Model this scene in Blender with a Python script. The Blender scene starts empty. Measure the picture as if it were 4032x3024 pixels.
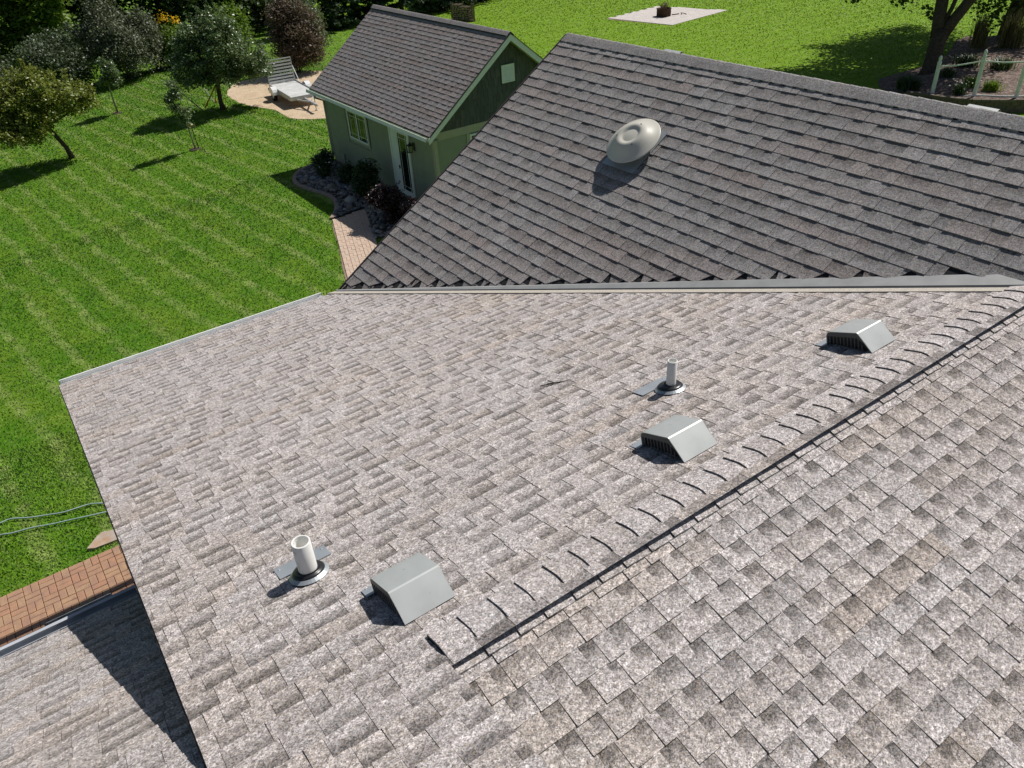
import bpy, math, random
import numpy as np
from mathutils import Matrix, Vector, Quaternion

SC = bpy.context.scene
COL = SC.collection
rnd = random.Random(7)
RNG = np.random.default_rng(11)

# ------------------------------------------------------------------ camera
CAM_POS = Vector((0.0, 0.0, 8.15))
RIGHT = Vector((0.80924375, -0.58509348, -0.05282215))
DOWN = Vector((-0.36394438, -0.42872079, -0.82688752))
FWD = Vector((0.46116054, 0.68837788, -0.5598811))
cam_data = bpy.data.cameras.new('camera')
cam_data.sensor_fit = 'HORIZONTAL'
cam_data.sensor_width = 36.0
cam_data.lens = 3050.0 / 4032.0 * 36.0
cam_data.clip_start = 0.05
cam_data.clip_end = 1500.0
cam = bpy.data.objects.new('camera', cam_data)
COL.objects.link(cam)
cam.matrix_world = Matrix(((RIGHT.x, -DOWN.x, -FWD.x, CAM_POS.x),
                           (RIGHT.y, -DOWN.y, -FWD.y, CAM_POS.y),
                           (RIGHT.z, -DOWN.z, -FWD.z, CAM_POS.z), (0, 0, 0, 1)))
SC.camera = cam

# ------------------------------------------------------------------ sky, sun, exposure
SUN_EL, SUN_AZ = math.radians(52.0), math.radians(3.0)
SUN = Vector((math.cos(SUN_EL) * math.cos(SUN_AZ), math.cos(SUN_EL) * math.sin(SUN_AZ), math.sin(SUN_EL)))
world = bpy.data.worlds.new('World')
SC.world = world
world.use_nodes = True
wn = world.node_tree.nodes
sky = wn.new('ShaderNodeTexSky')
sky.sky_type = 'NISHITA'
sky.sun_disc = False
sky.sun_elevation = SUN_EL
sky.sun_rotation = math.radians(90.0) - SUN_AZ
world.node_tree.links.new(sky.outputs[0], wn['Background'].inputs[0])
wn['Background'].inputs[1].default_value = 0.055
sun_data = bpy.data.lights.new('sun', 'SUN')
sun_data.energy = 4.8
sun_data.angle = math.radians(0.5)
sun_data.color = (1.0, 0.965, 0.91)
sun = bpy.data.objects.new('sun', sun_data)
COL.objects.link(sun)
sun.rotation_euler = SUN.to_track_quat('Z', 'Y').to_euler()
vs = SC.view_settings
vs.view_transform = 'Standard'
vs.look = 'None'
vs.exposure = 0.0
vs.gamma = 1.0
vs.use_curve_mapping = False

# ------------------------------------------------------------------ helpers
def tag(o, label=None, cat=None, group=None, kind=None):
    if label: o['label'] = label
    if cat: o['category'] = cat
    if group: o['group'] = group
    if kind: o['kind'] = kind
    return o

def empty(name, mat=None, loc=(0, 0, 0)):
    o = bpy.data.objects.new(name, None)
    COL.objects.link(o)
    o.empty_display_size = 0.2
    if mat is not None: o.matrix_world = mat
    else: o.location = loc
    return o

def frame(origin, x, y, z):
    m = Matrix.Identity(4)
    for i, a in enumerate((x, y, z)):
        for r in range(3): m[r][i] = a[r]
    for r in range(3): m[r][3] = origin[r]
    return m

class MB:
    """collects polygons; build() links them as one mesh object"""
    def __init__(s):
        s.v, s.f, s.mi, s.t, s.uv = [], [], [], [], []
    def poly(s, pts, mi=0, tint=(1, 0, 0), uv=None):
        n = len(s.v)
        s.v.extend([tuple(p) for p in pts])
        s.f.append(tuple(range(n, n + len(pts))))
        s.mi.append(mi); s.t.append(tint)
        s.uv.append(uv or [(0, 0)] * len(pts))
    def mesh(s, vs_, fs, mi=0, tint=(1, 0, 0)):
        n = len(s.v)
        s.v.extend([tuple(p) for p in vs_])
        for f in fs:
            s.f.append(tuple(i + n for i in f)); s.mi.append(mi); s.t.append(tint); s.uv.append([(0, 0)] * len(f))
    def box(s, a, b, mi=0, m=None, tint=(1, 0, 0)):
        x0, y0, z0 = a; x1, y1, z1 = b
        P = [(x0, y0, z0), (x1, y0, z0), (x1, y1, z0), (x0, y1, z0), (x0, y0, z1), (x1, y0, z1), (x1, y1, z1), (x0, y1, z1)]
        if m is not None: P = [tuple(m @ Vector(p)) for p in P]
        s.mesh(P, [(0, 3, 2, 1), (4, 5, 6, 7), (0, 1, 5, 4), (1, 2, 6, 5), (2, 3, 7, 6), (3, 0, 4, 7)], mi, tint)
    def bar(s, p, q, w, h, up=(0, 0, 1), mi=0, tint=(1, 0, 0)):
        p, q = Vector(p), Vector(q)
        d = (q - p); L = d.length; d.normalize()
        up = Vector(up)
        if abs(d.dot(up)) > 0.98: up = Vector((1, 0, 0))
        x = d.cross(up).normalized(); y = x.cross(d).normalized()
        m = frame(p, x, d, y)
        s.box((-w / 2, 0, -h / 2), (w / 2, L, h / 2), mi, m, tint)
    def tube(s, pts, radii, n=8, mi=0, cap=True, tint=(1, 0, 0)):
        pts = [Vector(p) for p in pts]
        if not hasattr(radii, '__len__'): radii = [radii] * len(pts)
        base = len(s.v)
        ref = Vector((0.31, 0.17, 0.93))
        px = None
        for i, p in enumerate(pts):
            d = (pts[min(i + 1, len(pts) - 1)] - pts[max(i - 1, 0)]).normalized()
            if px is None:
                a = ref if abs(d.dot(ref)) < 0.9 else Vector((1, 0, 0))
                px = d.cross(a).normalized()
            else:
                px = (px - d * px.dot(d)).normalized()
            y = d.cross(px)
            for k in range(n):
                an = 2 * math.pi * k / n
                s.v.append(tuple(p + (px * math.cos(an) + y * math.sin(an)) * radii[i]))
        for i in range(len(pts) - 1):
            for k in range(n):
                a = base + i * n + k; b = base + i * n + (k + 1) % n
                s.f.append((a, b, b + n, a + n)); s.mi.append(mi); s.t.append(tint); s.uv.append([(0, 0)] * 4)
        if cap:
            for q in (0, len(pts) - 1):
                fc = tuple(base + q * n + k for k in range(n))
                s.f.append(fc if q else fc[::-1]); s.mi.append(mi); s.t.append(tint); s.uv.append([(0, 0)] * n)
    def lathe(s, prof, n=32, mi=0, m=None, tint=(1, 0, 0)):
        base = len(s.v)
        for r, z in prof:
            for k in range(n):
                a = 2 * math.pi * k / n
                p = Vector((r * math.cos(a), r * math.sin(a), z))
                s.v.append(tuple(m @ p if m is not None else p))
        for i in range(len(prof) - 1):
            for k in range(n):
                a = base + i * n + k; b = base + i * n + (k + 1) % n
                s.f.append((a, b, b + n, a + n)); s.mi.append(mi); s.t.append(tint); s.uv.append([(0, 0)] * 4)
    def sweep(s, pts, prof, side, up, mi=0, close=True):
        """sweep a 2-D profile (side, up) along straight points"""
        base = len(s.v); n = len(prof)
        for p in pts:
            for a, b in prof:
                s.v.append(tuple(Vector(p) + Vector(side) * a + Vector(up) * b))
        for i in range(len(pts) - 1):
            for k in range(n if close else n - 1):
                a = base + i * n + k; b = base + i * n + (k + 1) % n
                s.f.append((a, b, b + n, a + n)); s.mi.append(mi); s.t.append((1, 0, 0)); s.uv.append([(0, 0)] * 4)
        if close:
            for q in (0, len(pts) - 1):
                s.f.append(tuple(base + q * n + k for k in range(n))); s.mi.append(mi); s.t.append((1, 0, 0)); s.uv.append([(0, 0)] * n)
    def data(s, name, mats, smooth=False, attrs=False):
        me = bpy.data.meshes.new(name)
        me.from_pydata(s.v, [], s.f)
        for m in (mats if isinstance(mats, (list, tuple)) else [mats]): me.materials.append(m)
        me.polygons.foreach_set('material_index', s.mi)
        if smooth: me.polygons.foreach_set('use_smooth', [True] * len(s.f))
        if attrs:
            a = me.attributes.new('tint', 'FLOAT_VECTOR', 'FACE')
            a.data.foreach_set('vector', np.array(s.t, dtype=np.float32).ravel())
            ul = me.uv_layers.new(name='UVMap')
            ul.data.foreach_set('uv', np.array([c for f in s.uv for c in f], dtype=np.float32).ravel())
        me.update()
        return me
    def build(s, name, mats, parent=None, smooth=False, attrs=False, fix=False):
        me = s.data(name, mats, smooth, attrs)
        if fix: fix_normals(me)
        o = bpy.data.objects.new(name, me)
        COL.objects.link(o)
        if parent is not None: o.parent = parent
        return o

def fix_normals(me):
    import bmesh
    bm = bmesh.new(); bm.from_mesh(me)
    bmesh.ops.recalc_face_normals(bm, faces=bm.faces)
    bm.to_mesh(me); bm.free()

def bevel(o, w=0.005, seg=2, ang=35):
    m = o.modifiers.new('bevel', 'BEVEL'); m.width = w; m.segments = seg; m.limit_method = 'ANGLE'; m.angle_limit = math.radians(ang)
    return o

# ------------------------------------------------------------------ materials
class NT:
    def __init__(s, name, rough=0.7, spec=0.3, metal=0.0):
        s.m = bpy.data.materials.new(name); s.m.use_nodes = True
        s.t = s.m.node_tree; s.n = s.t.nodes; s.l = s.t.links
        s.b = s.n['Principled BSDF']
        s.b.inputs['Roughness'].default_value = rough
        s.b.inputs['Specular IOR Level'].default_value = spec
        s.b.inputs['Metallic'].default_value = metal
        s._tc = None
    def tc(s, out='Object'):
        if s._tc is None: s._tc = s.n.new('ShaderNodeTexCoord')
        return s._tc.outputs[out]
    def pos(s):
        return s.n.new('ShaderNodeNewGeometry').outputs['Position']
    def noise(s, scale, vec=None, detail=2.0, rough=0.5):
        t = s.n.new('ShaderNodeTexNoise'); t.inputs['Scale'].default_value = scale
        t.inputs['Detail'].default_value = detail; t.inputs['Roughness'].default_value = rough
        s.l.new(vec if vec is not None else s.tc(), t.inputs['Vector'])
        return t.outputs['Fac']
    def vor(s, scale, vec=None, out='Color'):
        t = s.n.new('ShaderNodeTexVoronoi'); t.inputs['Scale'].default_value = scale
        s.l.new(vec if vec is not None else s.tc(), t.inputs['Vector'])
        return t.outputs[out]
    def mr(s, x, a, b, c, d, smooth=False):
        t = s.n.new('ShaderNodeMapRange')
        if smooth: t.interpolation_type = 'SMOOTHSTEP'
        for i, v in enumerate((a, b, c, d)): t.inputs[i + 1].default_value = v
        s.l.new(x, t.inputs[0]); return t.outputs[0]
    def math(s, op, a, b=None):
        t = s.n.new('ShaderNodeMath'); t.operation = op
        for i, v in enumerate((a, b)):
            if v is None: continue
            if isinstance(v, (int, float)): t.inputs[i].default_value = v
            else: s.l.new(v, t.inputs[i])
        return t.outputs[0]
    def mix(s, fac, a, b, mode='MIX'):
        t = s.n.new('ShaderNodeMix'); t.data_type = 'RGBA'; t.blend_type = mode
        for idx, v in ((0, fac), (6, a), (7, b)):
            if isinstance(v, (int, float)): t.inputs[idx].default_value = v
            elif isinstance(v, tuple): t.inputs[idx].default_value = (*v, 1)
            else: s.l.new(v, t.inputs[idx])
        return t.outputs[2]
    def scale_col(s, col, f):
        t = s.n.new('ShaderNodeVectorMath'); t.operation = 'SCALE'
        if isinstance(col, tuple): t.inputs[0].default_value = col
        else: s.l.new(col, t.inputs[0])
        if isinstance(f, (int, float)): t.inputs['Scale'].default_value = f
        else: s.l.new(f, t.inputs['Scale'])
        return t.outputs[0]
    def col(s, c):
        if isinstance(c, tuple): s.b.inputs['Base Color'].default_value = (*c, 1)
        else: s.l.new(c, s.b.inputs['Base Color'])
        return s
    def bump(s, h, strength=0.3, dist=0.005):
        t = s.n.new('ShaderNodeBump'); t.inputs['Strength'].default_value = strength; t.inputs['Distance'].default_value = dist
        s.l.new(h, t.inputs['Height']); s.l.new(t.outputs[0], s.b.inputs['Normal']); return s

def plain(name, c, rough=0.6, spec=0.3, metal=0.0, var=0.12, scale=6.0, bump=0.0):
    t = NT(name, rough, spec, metal)
    f = t.mr(t.noise(scale, detail=4), 0.3, 0.7, 1 - var, 1 + var)
    t.col(t.scale_col(c, f))
    if bump: t.bump(t.noise(scale * 12), bump, 0.004)
    return t.m

def shingle_mat(name, base, warm, dark_k=1.0, spec=0.15, grain=1.0):
    t = NT(name, 0.92, spec)
    at = t.n.new('ShaderNodeAttribute'); at.attribute_name = 'tint'
    sep = t.n.new('ShaderNodeSeparateXYZ'); t.l.new(at.outputs['Vector'], sep.inputs[0])
    uv = t.n.new('ShaderNodeSeparateXYZ'); t.l.new(t.tc('UV'), uv.inputs[0])
    P = t.pos()
    c = t.mix(sep.outputs['Z'], base, warm)
    c = t.mix(t.mr(t.noise(1.3, P, 3), 0.45, 0.7, 0, 0.25), c, warm)
    c = t.scale_col(c, sep.outputs['X'])
    # pigment band of the shingle: dark granules up the tab, pale at the butt
    wob = t.math('ADD', uv.outputs['Y'], t.mr(t.noise(30, P, 2), 0.3, 0.7, -0.14, 0.14))
    band = t.math('MULTIPLY', sep.outputs['Y'], t.mr(wob, 0.1, 0.88, -0.2, 1.0, True))
    c = t.scale_col(c, t.math('SUBTRACT', 1.0, t.math('MULTIPLY', band, dark_k)))
    # granules at three sizes
    v = t.n.new('ShaderNodeSeparateXYZ'); t.l.new(t.vor(190, P), v.inputs[0])
    v2 = t.n.new('ShaderNodeSeparateXYZ'); t.l.new(t.vor(75, P), v2.inputs[0])
    g1 = t.mr(v.outputs[0], 0, 1, 1 - 0.42 * grain, 1 + 0.42 * grain)
    g2 = t.mr(v2.outputs[0], 0, 1, 1 - 0.26 * grain, 1 + 0.26 * grain)
    g3 = t.mr(t.noise(40, P, 3, 0.7), 0.3, 0.7, 0.8, 1.2)
    c = t.scale_col(c, t.math('MULTIPLY', t.math('MULTIPLY', g1, g2), g3))
    c = t.mix(t.mr(v.outputs[1], 0.86, 0.9, 0, 0.55), c, (0.42, 0.33, 0.24))
    t.col(c)
    t.bump(v.outputs[0], 0.5, 0.003)
    return t.m

M = {}
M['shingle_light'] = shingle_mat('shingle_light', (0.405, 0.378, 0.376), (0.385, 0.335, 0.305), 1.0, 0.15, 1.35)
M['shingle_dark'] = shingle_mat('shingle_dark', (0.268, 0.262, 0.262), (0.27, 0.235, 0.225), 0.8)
M['shingle_shed'] = shingle_mat('shingle_shed', (0.275, 0.258, 0.26), (0.27, 0.225, 0.215), 0.8)
M['felt'] = plain('felt', (0.03, 0.03, 0.032), 0.9, 0.1)
M['gutter_white'] = plain('gutter_white', (0.82, 0.82, 0.8), 0.35, 0.5, var=0.05)
M['gutter_shaded'] = plain('gutter_shaded', (0.45, 0.47, 0.5), 0.4, 0.5, var=0.1)  # gutter lying in shade: the bluish shade is put into its colour
M['gutter_lawn_reflect'] = plain('gutter_lawn_reflect', (0.50, 0.56, 0.45), 0.4, 0.5, var=0.05)  # gutter inside: the lawn's green reflection is painted into the colour
M['trim_white'] = plain('trim_white', (0.78, 0.79, 0.79), 0.5, 0.4, var=0.04)
M['valley_metal'] = plain('valley_metal', (0.36, 0.36, 0.35), 0.55, 0.4, 0.2, var=0.1)
M['valley_lip'] = plain('valley_lip', (0.07, 0.075, 0.08), 0.5, 0.4)
M['drip_metal'] = plain('drip_metal', (0.06, 0.05, 0.05), 0.5, 0.4)
M['tan_board'] = plain('tan_board', (0.42, 0.385, 0.32), 0.7, 0.3, var=0.05)
M['sage_board'] = plain('sage_board', (0.285, 0.30, 0.232), 0.75, 0.25, var=0.06, scale=3)
def shake_mat():
    t = NT('shake', 0.8, 0.2)
    oi = t.n.new('ShaderNodeObjectInfo')
    mp = t.n.new('ShaderNodeMapping'); t.l.new(t.pos(), mp.inputs[0]); mp.inputs['Scale'].default_value = (60, 60, 4)
    g = t.mr(t.noise(1.0, mp.outputs[0], 3), 0.3, 0.7, 0.75, 1.2)
    c = t.mix(oi.outputs['Random'], (0.088, 0.088, 0.092), (0.125, 0.122, 0.12))
    t.col(t.scale_col(c, g)); return t.m
M['shake'] = shake_mat()
M['glass'] = NT('glass', 0.04, 0.6).col((0.012, 0.016, 0.013)).m
M['black_metal'] = plain('black_metal', (0.02, 0.02, 0.02), 0.4, 0.5)
def vent_mat(name, c):
    t = NT(name, 0.42, 0.5, 0.25)
    f = t.mr(t.noise(5, detail=4), 0.3, 0.7, 0.9, 1.08)
    sp = t.mr(t.noise(23, detail=2), 0.68, 0.74, 1.0, 0.82)
    t.col(t.scale_col(c, t.math('MULTIPLY', f, sp))); return t.m
M['vent_grey'] = vent_mat('vent_grey', (0.46, 0.475, 0.46))
M['vent_dark'] = plain('vent_dark', (0.022, 0.022, 0.024), 0.5, 0.4)
M['vent_bar'] = plain('vent_bar', (0.10, 0.10, 0.10), 0.5, 0.4)
M['flange'] = plain('flange', (0.40, 0.43, 0.45), 0.4, 0.5, 0.4, var=0.1)
M['rubber'] = plain('rubber', (0.018, 0.018, 0.02), 0.32, 0.5)
def pvc():
    t = NT('pvc', 0.45, 0.4)
    s = t.mr(t.noise(14, detail=5, rough=0.7), 0.56, 0.66, 0, 0.75)
    t.col(t.mix(s, (0.78, 0.77, 0.73), (0.42, 0.40, 0.37))); return t.m
M['pvc'] = pvc()
M['dome_tan'] = plain('dome_tan', (0.56, 0.535, 0.46), 0.38, 0.45, var=0.06, scale=4)
M['bark'] = plain('bark', (0.085, 0.065, 0.05), 0.9, 0.1, var=0.4, scale=14, bump=0.6)
M['bark_pale'] = plain('bark_pale', (0.30, 0.25, 0.20), 0.9, 0.1, var=0.3, scale=20, bump=0.4)
M['twig'] = plain('twig', (0.045, 0.035, 0.028), 0.9, 0.1)
M['timber'] = plain('timber', (0.22, 0.17, 0.12), 0.85, 0.1, var=0.3, scale=9)
M['log_end'] = plain('log_end', (0.36, 0.28, 0.2), 0.85, 0.1, var=0.3, scale=9)
M['galv'] = plain('galv', (0.52, 0.53, 0.53), 0.45, 0.5, 0.35, var=0.12)
M['deck_alu'] = plain('deck_alu', (0.62, 0.62, 0.60), 0.5, 0.4, 0.1, var=0.14, scale=2)
M['white_paint'] = plain('white_paint', (0.80, 0.80, 0.80), 0.35, 0.5, var=0.04)
M['post_white'] = plain('post_white', (0.70, 0.72, 0.72), 0.5, 0.4, var=0.15, scale=9)
M['tyre'] = plain('tyre', (0.015, 0.015, 0.015), 0.8, 0.2)
M['hose'] = plain('hose', (0.32, 0.42, 0.40), 0.5, 0.3, var=0.15)
M['strap'] = plain('strap', (0.62, 0.36, 0.03), 0.7, 0.2, var=0.3, scale=20)
M['rust'] = plain('rust', (0.055, 0.03, 0.02), 0.85, 0.2, var=0.4, scale=9)
M['flag'] = None
def flag_mat():
    t = NT('flagstone', 0.8, 0.2)
    a = t.noise(4.5, detail=5, rough=0.65)
    c = t.mix(t.mr(a, 0.38, 0.62, 0, 1), (0.42, 0.37, 0.32), (0.40, 0.25, 0.15))
    t.col(t.mix(t.mr(t.noise(9), 0.5, 0.7, 0, 0.6), c, (0.46, 0.43, 0.40))); t.bump(a, 0.5, 0.01); return t.m
M['flag'] = flag_mat()
def paver_mat(name, a, b, c):
    t = NT(name, 0.85, 0.2)
    oi = t.n.new('ShaderNodeObjectInfo')
    k = t.mix(oi.outputs['Random'], a, b)
    k = t.mix(t.mr(t.noise(7, t.pos(), 4), 0.35, 0.7, 0, 0.9), k, c)
    k = t.scale_col(k, t.mr(t.noise(90, t.pos(), 2), 0.3, 0.7, 0.85, 1.15))
    t.col(k); return t.m
M['paver_red'] = paver_mat('paver_red', (0.40, 0.215, 0.135), (0.42, 0.275, 0.165), (0.31, 0.185, 0.135))
M['paver_tan'] = paver_mat('paver_tan', (0.545, 0.40, 0.30), (0.50, 0.38, 0.295), (0.56, 0.44, 0.345))
M['paver_grey'] = paver_mat('paver_grey', (0.56, 0.50, 0.46), (0.50, 0.46, 0.43), (0.60, 0.55, 0.51))
M['joint'] = plain('joint', (0.07, 0.055, 0.045), 0.95, 0.05, var=0.3, scale=30)
M['joint_pale'] = plain('joint_pale', (0.27, 0.20, 0.15), 0.95, 0.05, var=0.3, scale=30)
M['kerb'] = plain('kerb', (0.33, 0.25, 0.205), 0.9, 0.15, var=0.18, scale=9)
M['wall_block'] = paver_mat('wall_block', (0.14, 0.11, 0.085), (0.20, 0.155, 0.115), (0.12, 0.10, 0.09))
def stone_mat():
    t = NT('river_stone', 0.75, 0.25)
    at = t.n.new('ShaderNodeAttribute'); at.attribute_name = 'tint'
    t.col(t.scale_col(at.outputs['Vector'], t.mr(t.noise(25, t.pos(), 3), 0.3, 0.7, 0.8, 1.2))); return t.m
M['stone'] = stone_mat()
def sand_mat():
    t = NT('sand', 0.95, 0.05)
    P = t.pos()
    c = t.mix(t.mr(t.noise(2.2, P, 5, 0.7), 0.35, 0.65, 0, 1), (0.60, 0.475, 0.335), (0.49, 0.37, 0.25))
    c = t.mix(t.mr(t.noise(7, P, 3), 0.62, 0.72, 0, 0.6), c, (0.22, 0.20, 0.09))
    c = t.scale_col(c, t.mr(t.noise(26, P, 4, 0.8), 0.3, 0.7, 0.7, 1.25))
    t.col(c); t.bump(t.noise(14, P, 4), 0.7, 0.03); return t.m
M['sand'] = sand_mat()
def mulch_mat():
    t = NT('mulch', 0.95, 0.05)
    P = t.pos()
    v = t.n.new('ShaderNodeSeparateXYZ'); t.l.new(t.vor(16, P), v.inputs[0])
    c = t.mix(v.outputs[0], (0.10, 0.075, 0.06), (0.27, 0.21, 0.18))
    t.col(t.scale_col(c, t.mr(t.noise(5, P, 4), 0.3, 0.7, 0.6, 1.3))); t.bump(v.outputs[1], 0.8, 0.03); return t.m
M['mulch'] = mulch_mat()

def grass_colour(t, blade=False):
    P = t.pos()
    xyz = t.n.new('ShaderNodeSeparateXYZ'); t.l.new(P, xyz.inputs[0])
    wob = t.math('MULTIPLY', t.math('SUBTRACT', t.noise(0.35, P, 2), 0.5), 0.8)
    # mowing lines: along y on the left lawn, along x on the right lawn
    left = t.mr(xyz.outputs[0], 18, 24, 1, 0, True)
    s = t.math('ADD', t.math('MULTIPLY', xyz.outputs[0], 1.0), t.math('MULTIPLY', xyz.outputs[1], 0.13))
    ma = t.mix(left, xyz.outputs[1], s)
    sc = t.math('ADD', ma, wob)
    ln = t.math('SINE', t.math('MULTIPLY', sc, 2 * math.pi / 0.92))
    line = t.mr(ln, 0.35, 1.0, 0, 1, True)
    broad = t.math('SINE', t.math('MULTIPLY', sc, 2 * math.pi / 1.84))
    patch = t.noise(1.1, P, 5, 0.65)
    mot = t.noise(5.5, P, 4, 0.7)
    c = t.mix(t.mr(patch, 0.35, 0.65, 0, 1), (0.062, 0.155, 0.006), (0.125, 0.215, 0.016))
    c = t.mix(t.mr(broad, -1, 1, 0, 0.35), c, (0.060, 0.175, 0.006))
    lm = t.math('MULTIPLY', line, t.mr(t.noise(2.1, P, 4, 0.7), 0.36, 0.66, 0.0, 1.0))
    # worn, paler turf reads in streaks
    c = t.mix(t.math('MULTIPLY', lm, 0.85), c, (0.235, 0.30, 0.085))
    c = t.mix(t.mr(mot, 0.53, 0.72, 0, 0.55), c, (0.20, 0.275, 0.06))
    c = t.mix(t.mr(mot, 0.30, 0.44, 0.55, 0), c, (0.04, 0.115, 0.004))
    # the far lawn is mown finer and grows yellower
    far = t.mr(xyz.outputs[0], 20, 30, 0, 0.55, True)
    c = t.mix(far, c, (0.165, 0.275, 0.008))
    return c
def lawn_mat():
    t = NT('lawn', 0.85, 0.1)
    c = grass_colour(t)
    c = t.scale_col(c, t.mr(t.noise(24, t.pos(), 3, 0.8), 0.3, 0.7, 0.85, 1.5))
    t.col(c); t.bump(t.noise(18, t.pos(), 4, 0.8), 0.9, 0.05); return t.m
M['lawn'] = lawn_mat()
def blade_mat():
    t = NT('grass_blade', 0.55, 0.25)
    at = t.n.new('ShaderNodeAttribute'); at.attribute_name = 'tint'
    sp = t.n.new('ShaderNodeSeparateXYZ'); t.l.new(at.outputs['Vector'], sp.inputs[0])
    c = t.scale_col(grass_colour(t), sp.outputs[0])
    t.col(c)
    # blades in a mown sward face every way: lean the shading normal towards the turf's own
    ge = t.n.new('ShaderNodeNewGeometry'); ns = t.n.new('ShaderNodeVectorMath'); ns.operation = 'SCALE'; ns.inputs['Scale'].default_value = 0.45
    t.l.new(ge.outputs['Normal'], ns.inputs[0])
    na = t.n.new('ShaderNodeVectorMath'); na.operation = 'ADD'; na.inputs[1].default_value = (0, 0, 1); t.l.new(ns.outputs[0], na.inputs[0])
    nn = t.n.new('ShaderNodeVectorMath'); nn.operation = 'NORMALIZE'; t.l.new(na.outputs[0], nn.inputs[0]); t.l.new(nn.outputs[0], t.b.inputs['Normal'])
    tr = t.n.new('ShaderNodeBsdfTranslucent'); t.l.new(c, tr.inputs[0])
    mx = t.n.new('ShaderNodeMixShader'); mx.inputs[0].default_value = 0.2
    t.l.new(t.b.outputs[0], mx.inputs[1]); t.l.new(tr.outputs[0], mx.inputs[2])
    t.l.new(mx.outputs[0], t.n['Material Output'].inputs[0]); return t.m
M['blade'] = blade_mat()

def leaf_mat(name, c1, c2, rough=0.4, spec=0.45, trans=0.3):
    t = NT(name, rough, spec)
    at = t.n.new('ShaderNodeAttribute'); at.attribute_name = 'tint'
    sp = t.n.new('ShaderNodeSeparateXYZ'); t.l.new(at.outputs['Vector'], sp.inputs[0])
    c = t.mix(sp.outputs[0], c1, c2)
    t.col(c)
    tr = t.n.new('ShaderNodeBsdfTranslucent'); t.l.new(t.mix(0.4, c, (c2[0] * 1.2, c2[1] * 1.3, c2[2] * 0.5)), tr.inputs[0])
    mx = t.n.new('ShaderNodeMixShader'); mx.inputs[0].default_value = trans
    t.l.new(t.b.outputs[0], mx.inputs[1]); t.l.new(tr.outputs[0], mx.inputs[2])
    t.l.new(mx.outputs[0], t.n['Material Output'].inputs[0]); return t.m
M['leaf_yellow'] = leaf_mat('leaf_yellow', (0.13, 0.17, 0.028), (0.30, 0.32, 0.07), trans=0.3)
M['leaf_apple'] = leaf_mat('leaf_apple', (0.075, 0.125, 0.04), (0.20, 0.26, 0.12), 0.35, 0.6, 0.22)
M['leaf_olive'] = leaf_mat('leaf_olive', (0.065, 0.095, 0.045), (0.15, 0.185, 0.11), 0.45, 0.45, 0.2)
M['leaf_grey'] = leaf_mat('leaf_grey', (0.095, 0.115, 0.065), (0.19, 0.21, 0.135), 0.5, 0.4, 0.2)
M['leaf_dark'] = leaf_mat('leaf_dark', (0.03, 0.06, 0.018), (0.085, 0.125, 0.035), 0.4, 0.4, 0.25)
M['leaf_bright'] = leaf_mat('leaf_bright', (0.09, 0.16, 0.02), (0.22, 0.32, 0.045), 0.5, 0.3, 0.35)
M['leaf_brown'] = leaf_mat('leaf_brown', (0.095, 0.065, 0.045), (0.20, 0.155, 0.115), 0.5, 0.35, 0.2)
M['leaf_spruce'] = leaf_mat('leaf_spruce', (0.02, 0.045, 0.018), (0.06, 0.095, 0.04), 0.6, 0.25, 0.1)
M['leaf_shrub'] = leaf_mat('leaf_shrub', (0.03, 0.06, 0.022), (0.08, 0.125, 0.045), 0.4, 0.4, 0.2)
M['leaf_purple'] = leaf_mat('leaf_purple', (0.03, 0.016, 0.018), (0.075, 0.04, 0.038), 0.35, 0.5, 0.15)
M['leaf_maple'] = leaf_mat('leaf_maple', (0.05, 0.09, 0.018), (0.12, 0.19, 0.035), 0.45, 0.4, 0.35)
M['leaf_grass'] = leaf_mat('leaf_grass', (0.11, 0.12, 0.045), (0.30, 0.26, 0.13), 0.6, 0.2, 0.3)
M['petal_yellow'] = leaf_mat('petal_yellow', (0.62, 0.36, 0.01), (0.78, 0.52, 0.02), 0.6, 0.2, 0.3)
M['petal_white'] = leaf_mat('petal_white', (0.7, 0.7, 0.65), (0.85, 0.85, 0.8), 0.6, 0.2, 0.3)
M['apple_red'] = plain('apple_red', (0.32, 0.05, 0.03), 0.35, 0.5)
# ------------------------------------------------------------------ terrain
def sst(a, b, x):
    t = min(max((x - a) / (b - a), 0.0), 1.0)
    return t * t * (3 - 2 * t)
def gz(x, y):
    z = -.81 * sst(10.4, 17.5, max(y, x - 8))
    z -= .075 * min(max(9.6 - x, 0), 12) * sst(12, 22, y)
    return z

def lawn():
    xs = [-220, -120, -60, -35, -22] + list(np.arange(-14, 62, 0.6)) + [70, 85, 110, 160, 260]
    ys = [-120, -60, -30] + list(np.arange(-16, 70, 0.6)) + [80, 100, 140, 220, 400]
    mb = MB()
    nx, ny = len(xs), len(ys)
    mb.v = [(x, y, gz(x, y)) for y in ys for x in xs]
    for j in range(ny - 1):
        for i in range(nx - 1):
            a = j * nx + i
            mb.f.append((a, a + 1, a + nx + 1, a + nx)); mb.mi.append(0); mb.t.append((1, 0, 0)); mb.uv.append([(0, 0)] * 4)
    o = mb.build('lawn', M['lawn'], smooth=True)
    tag(o, kind='structure')
lawn()

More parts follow.
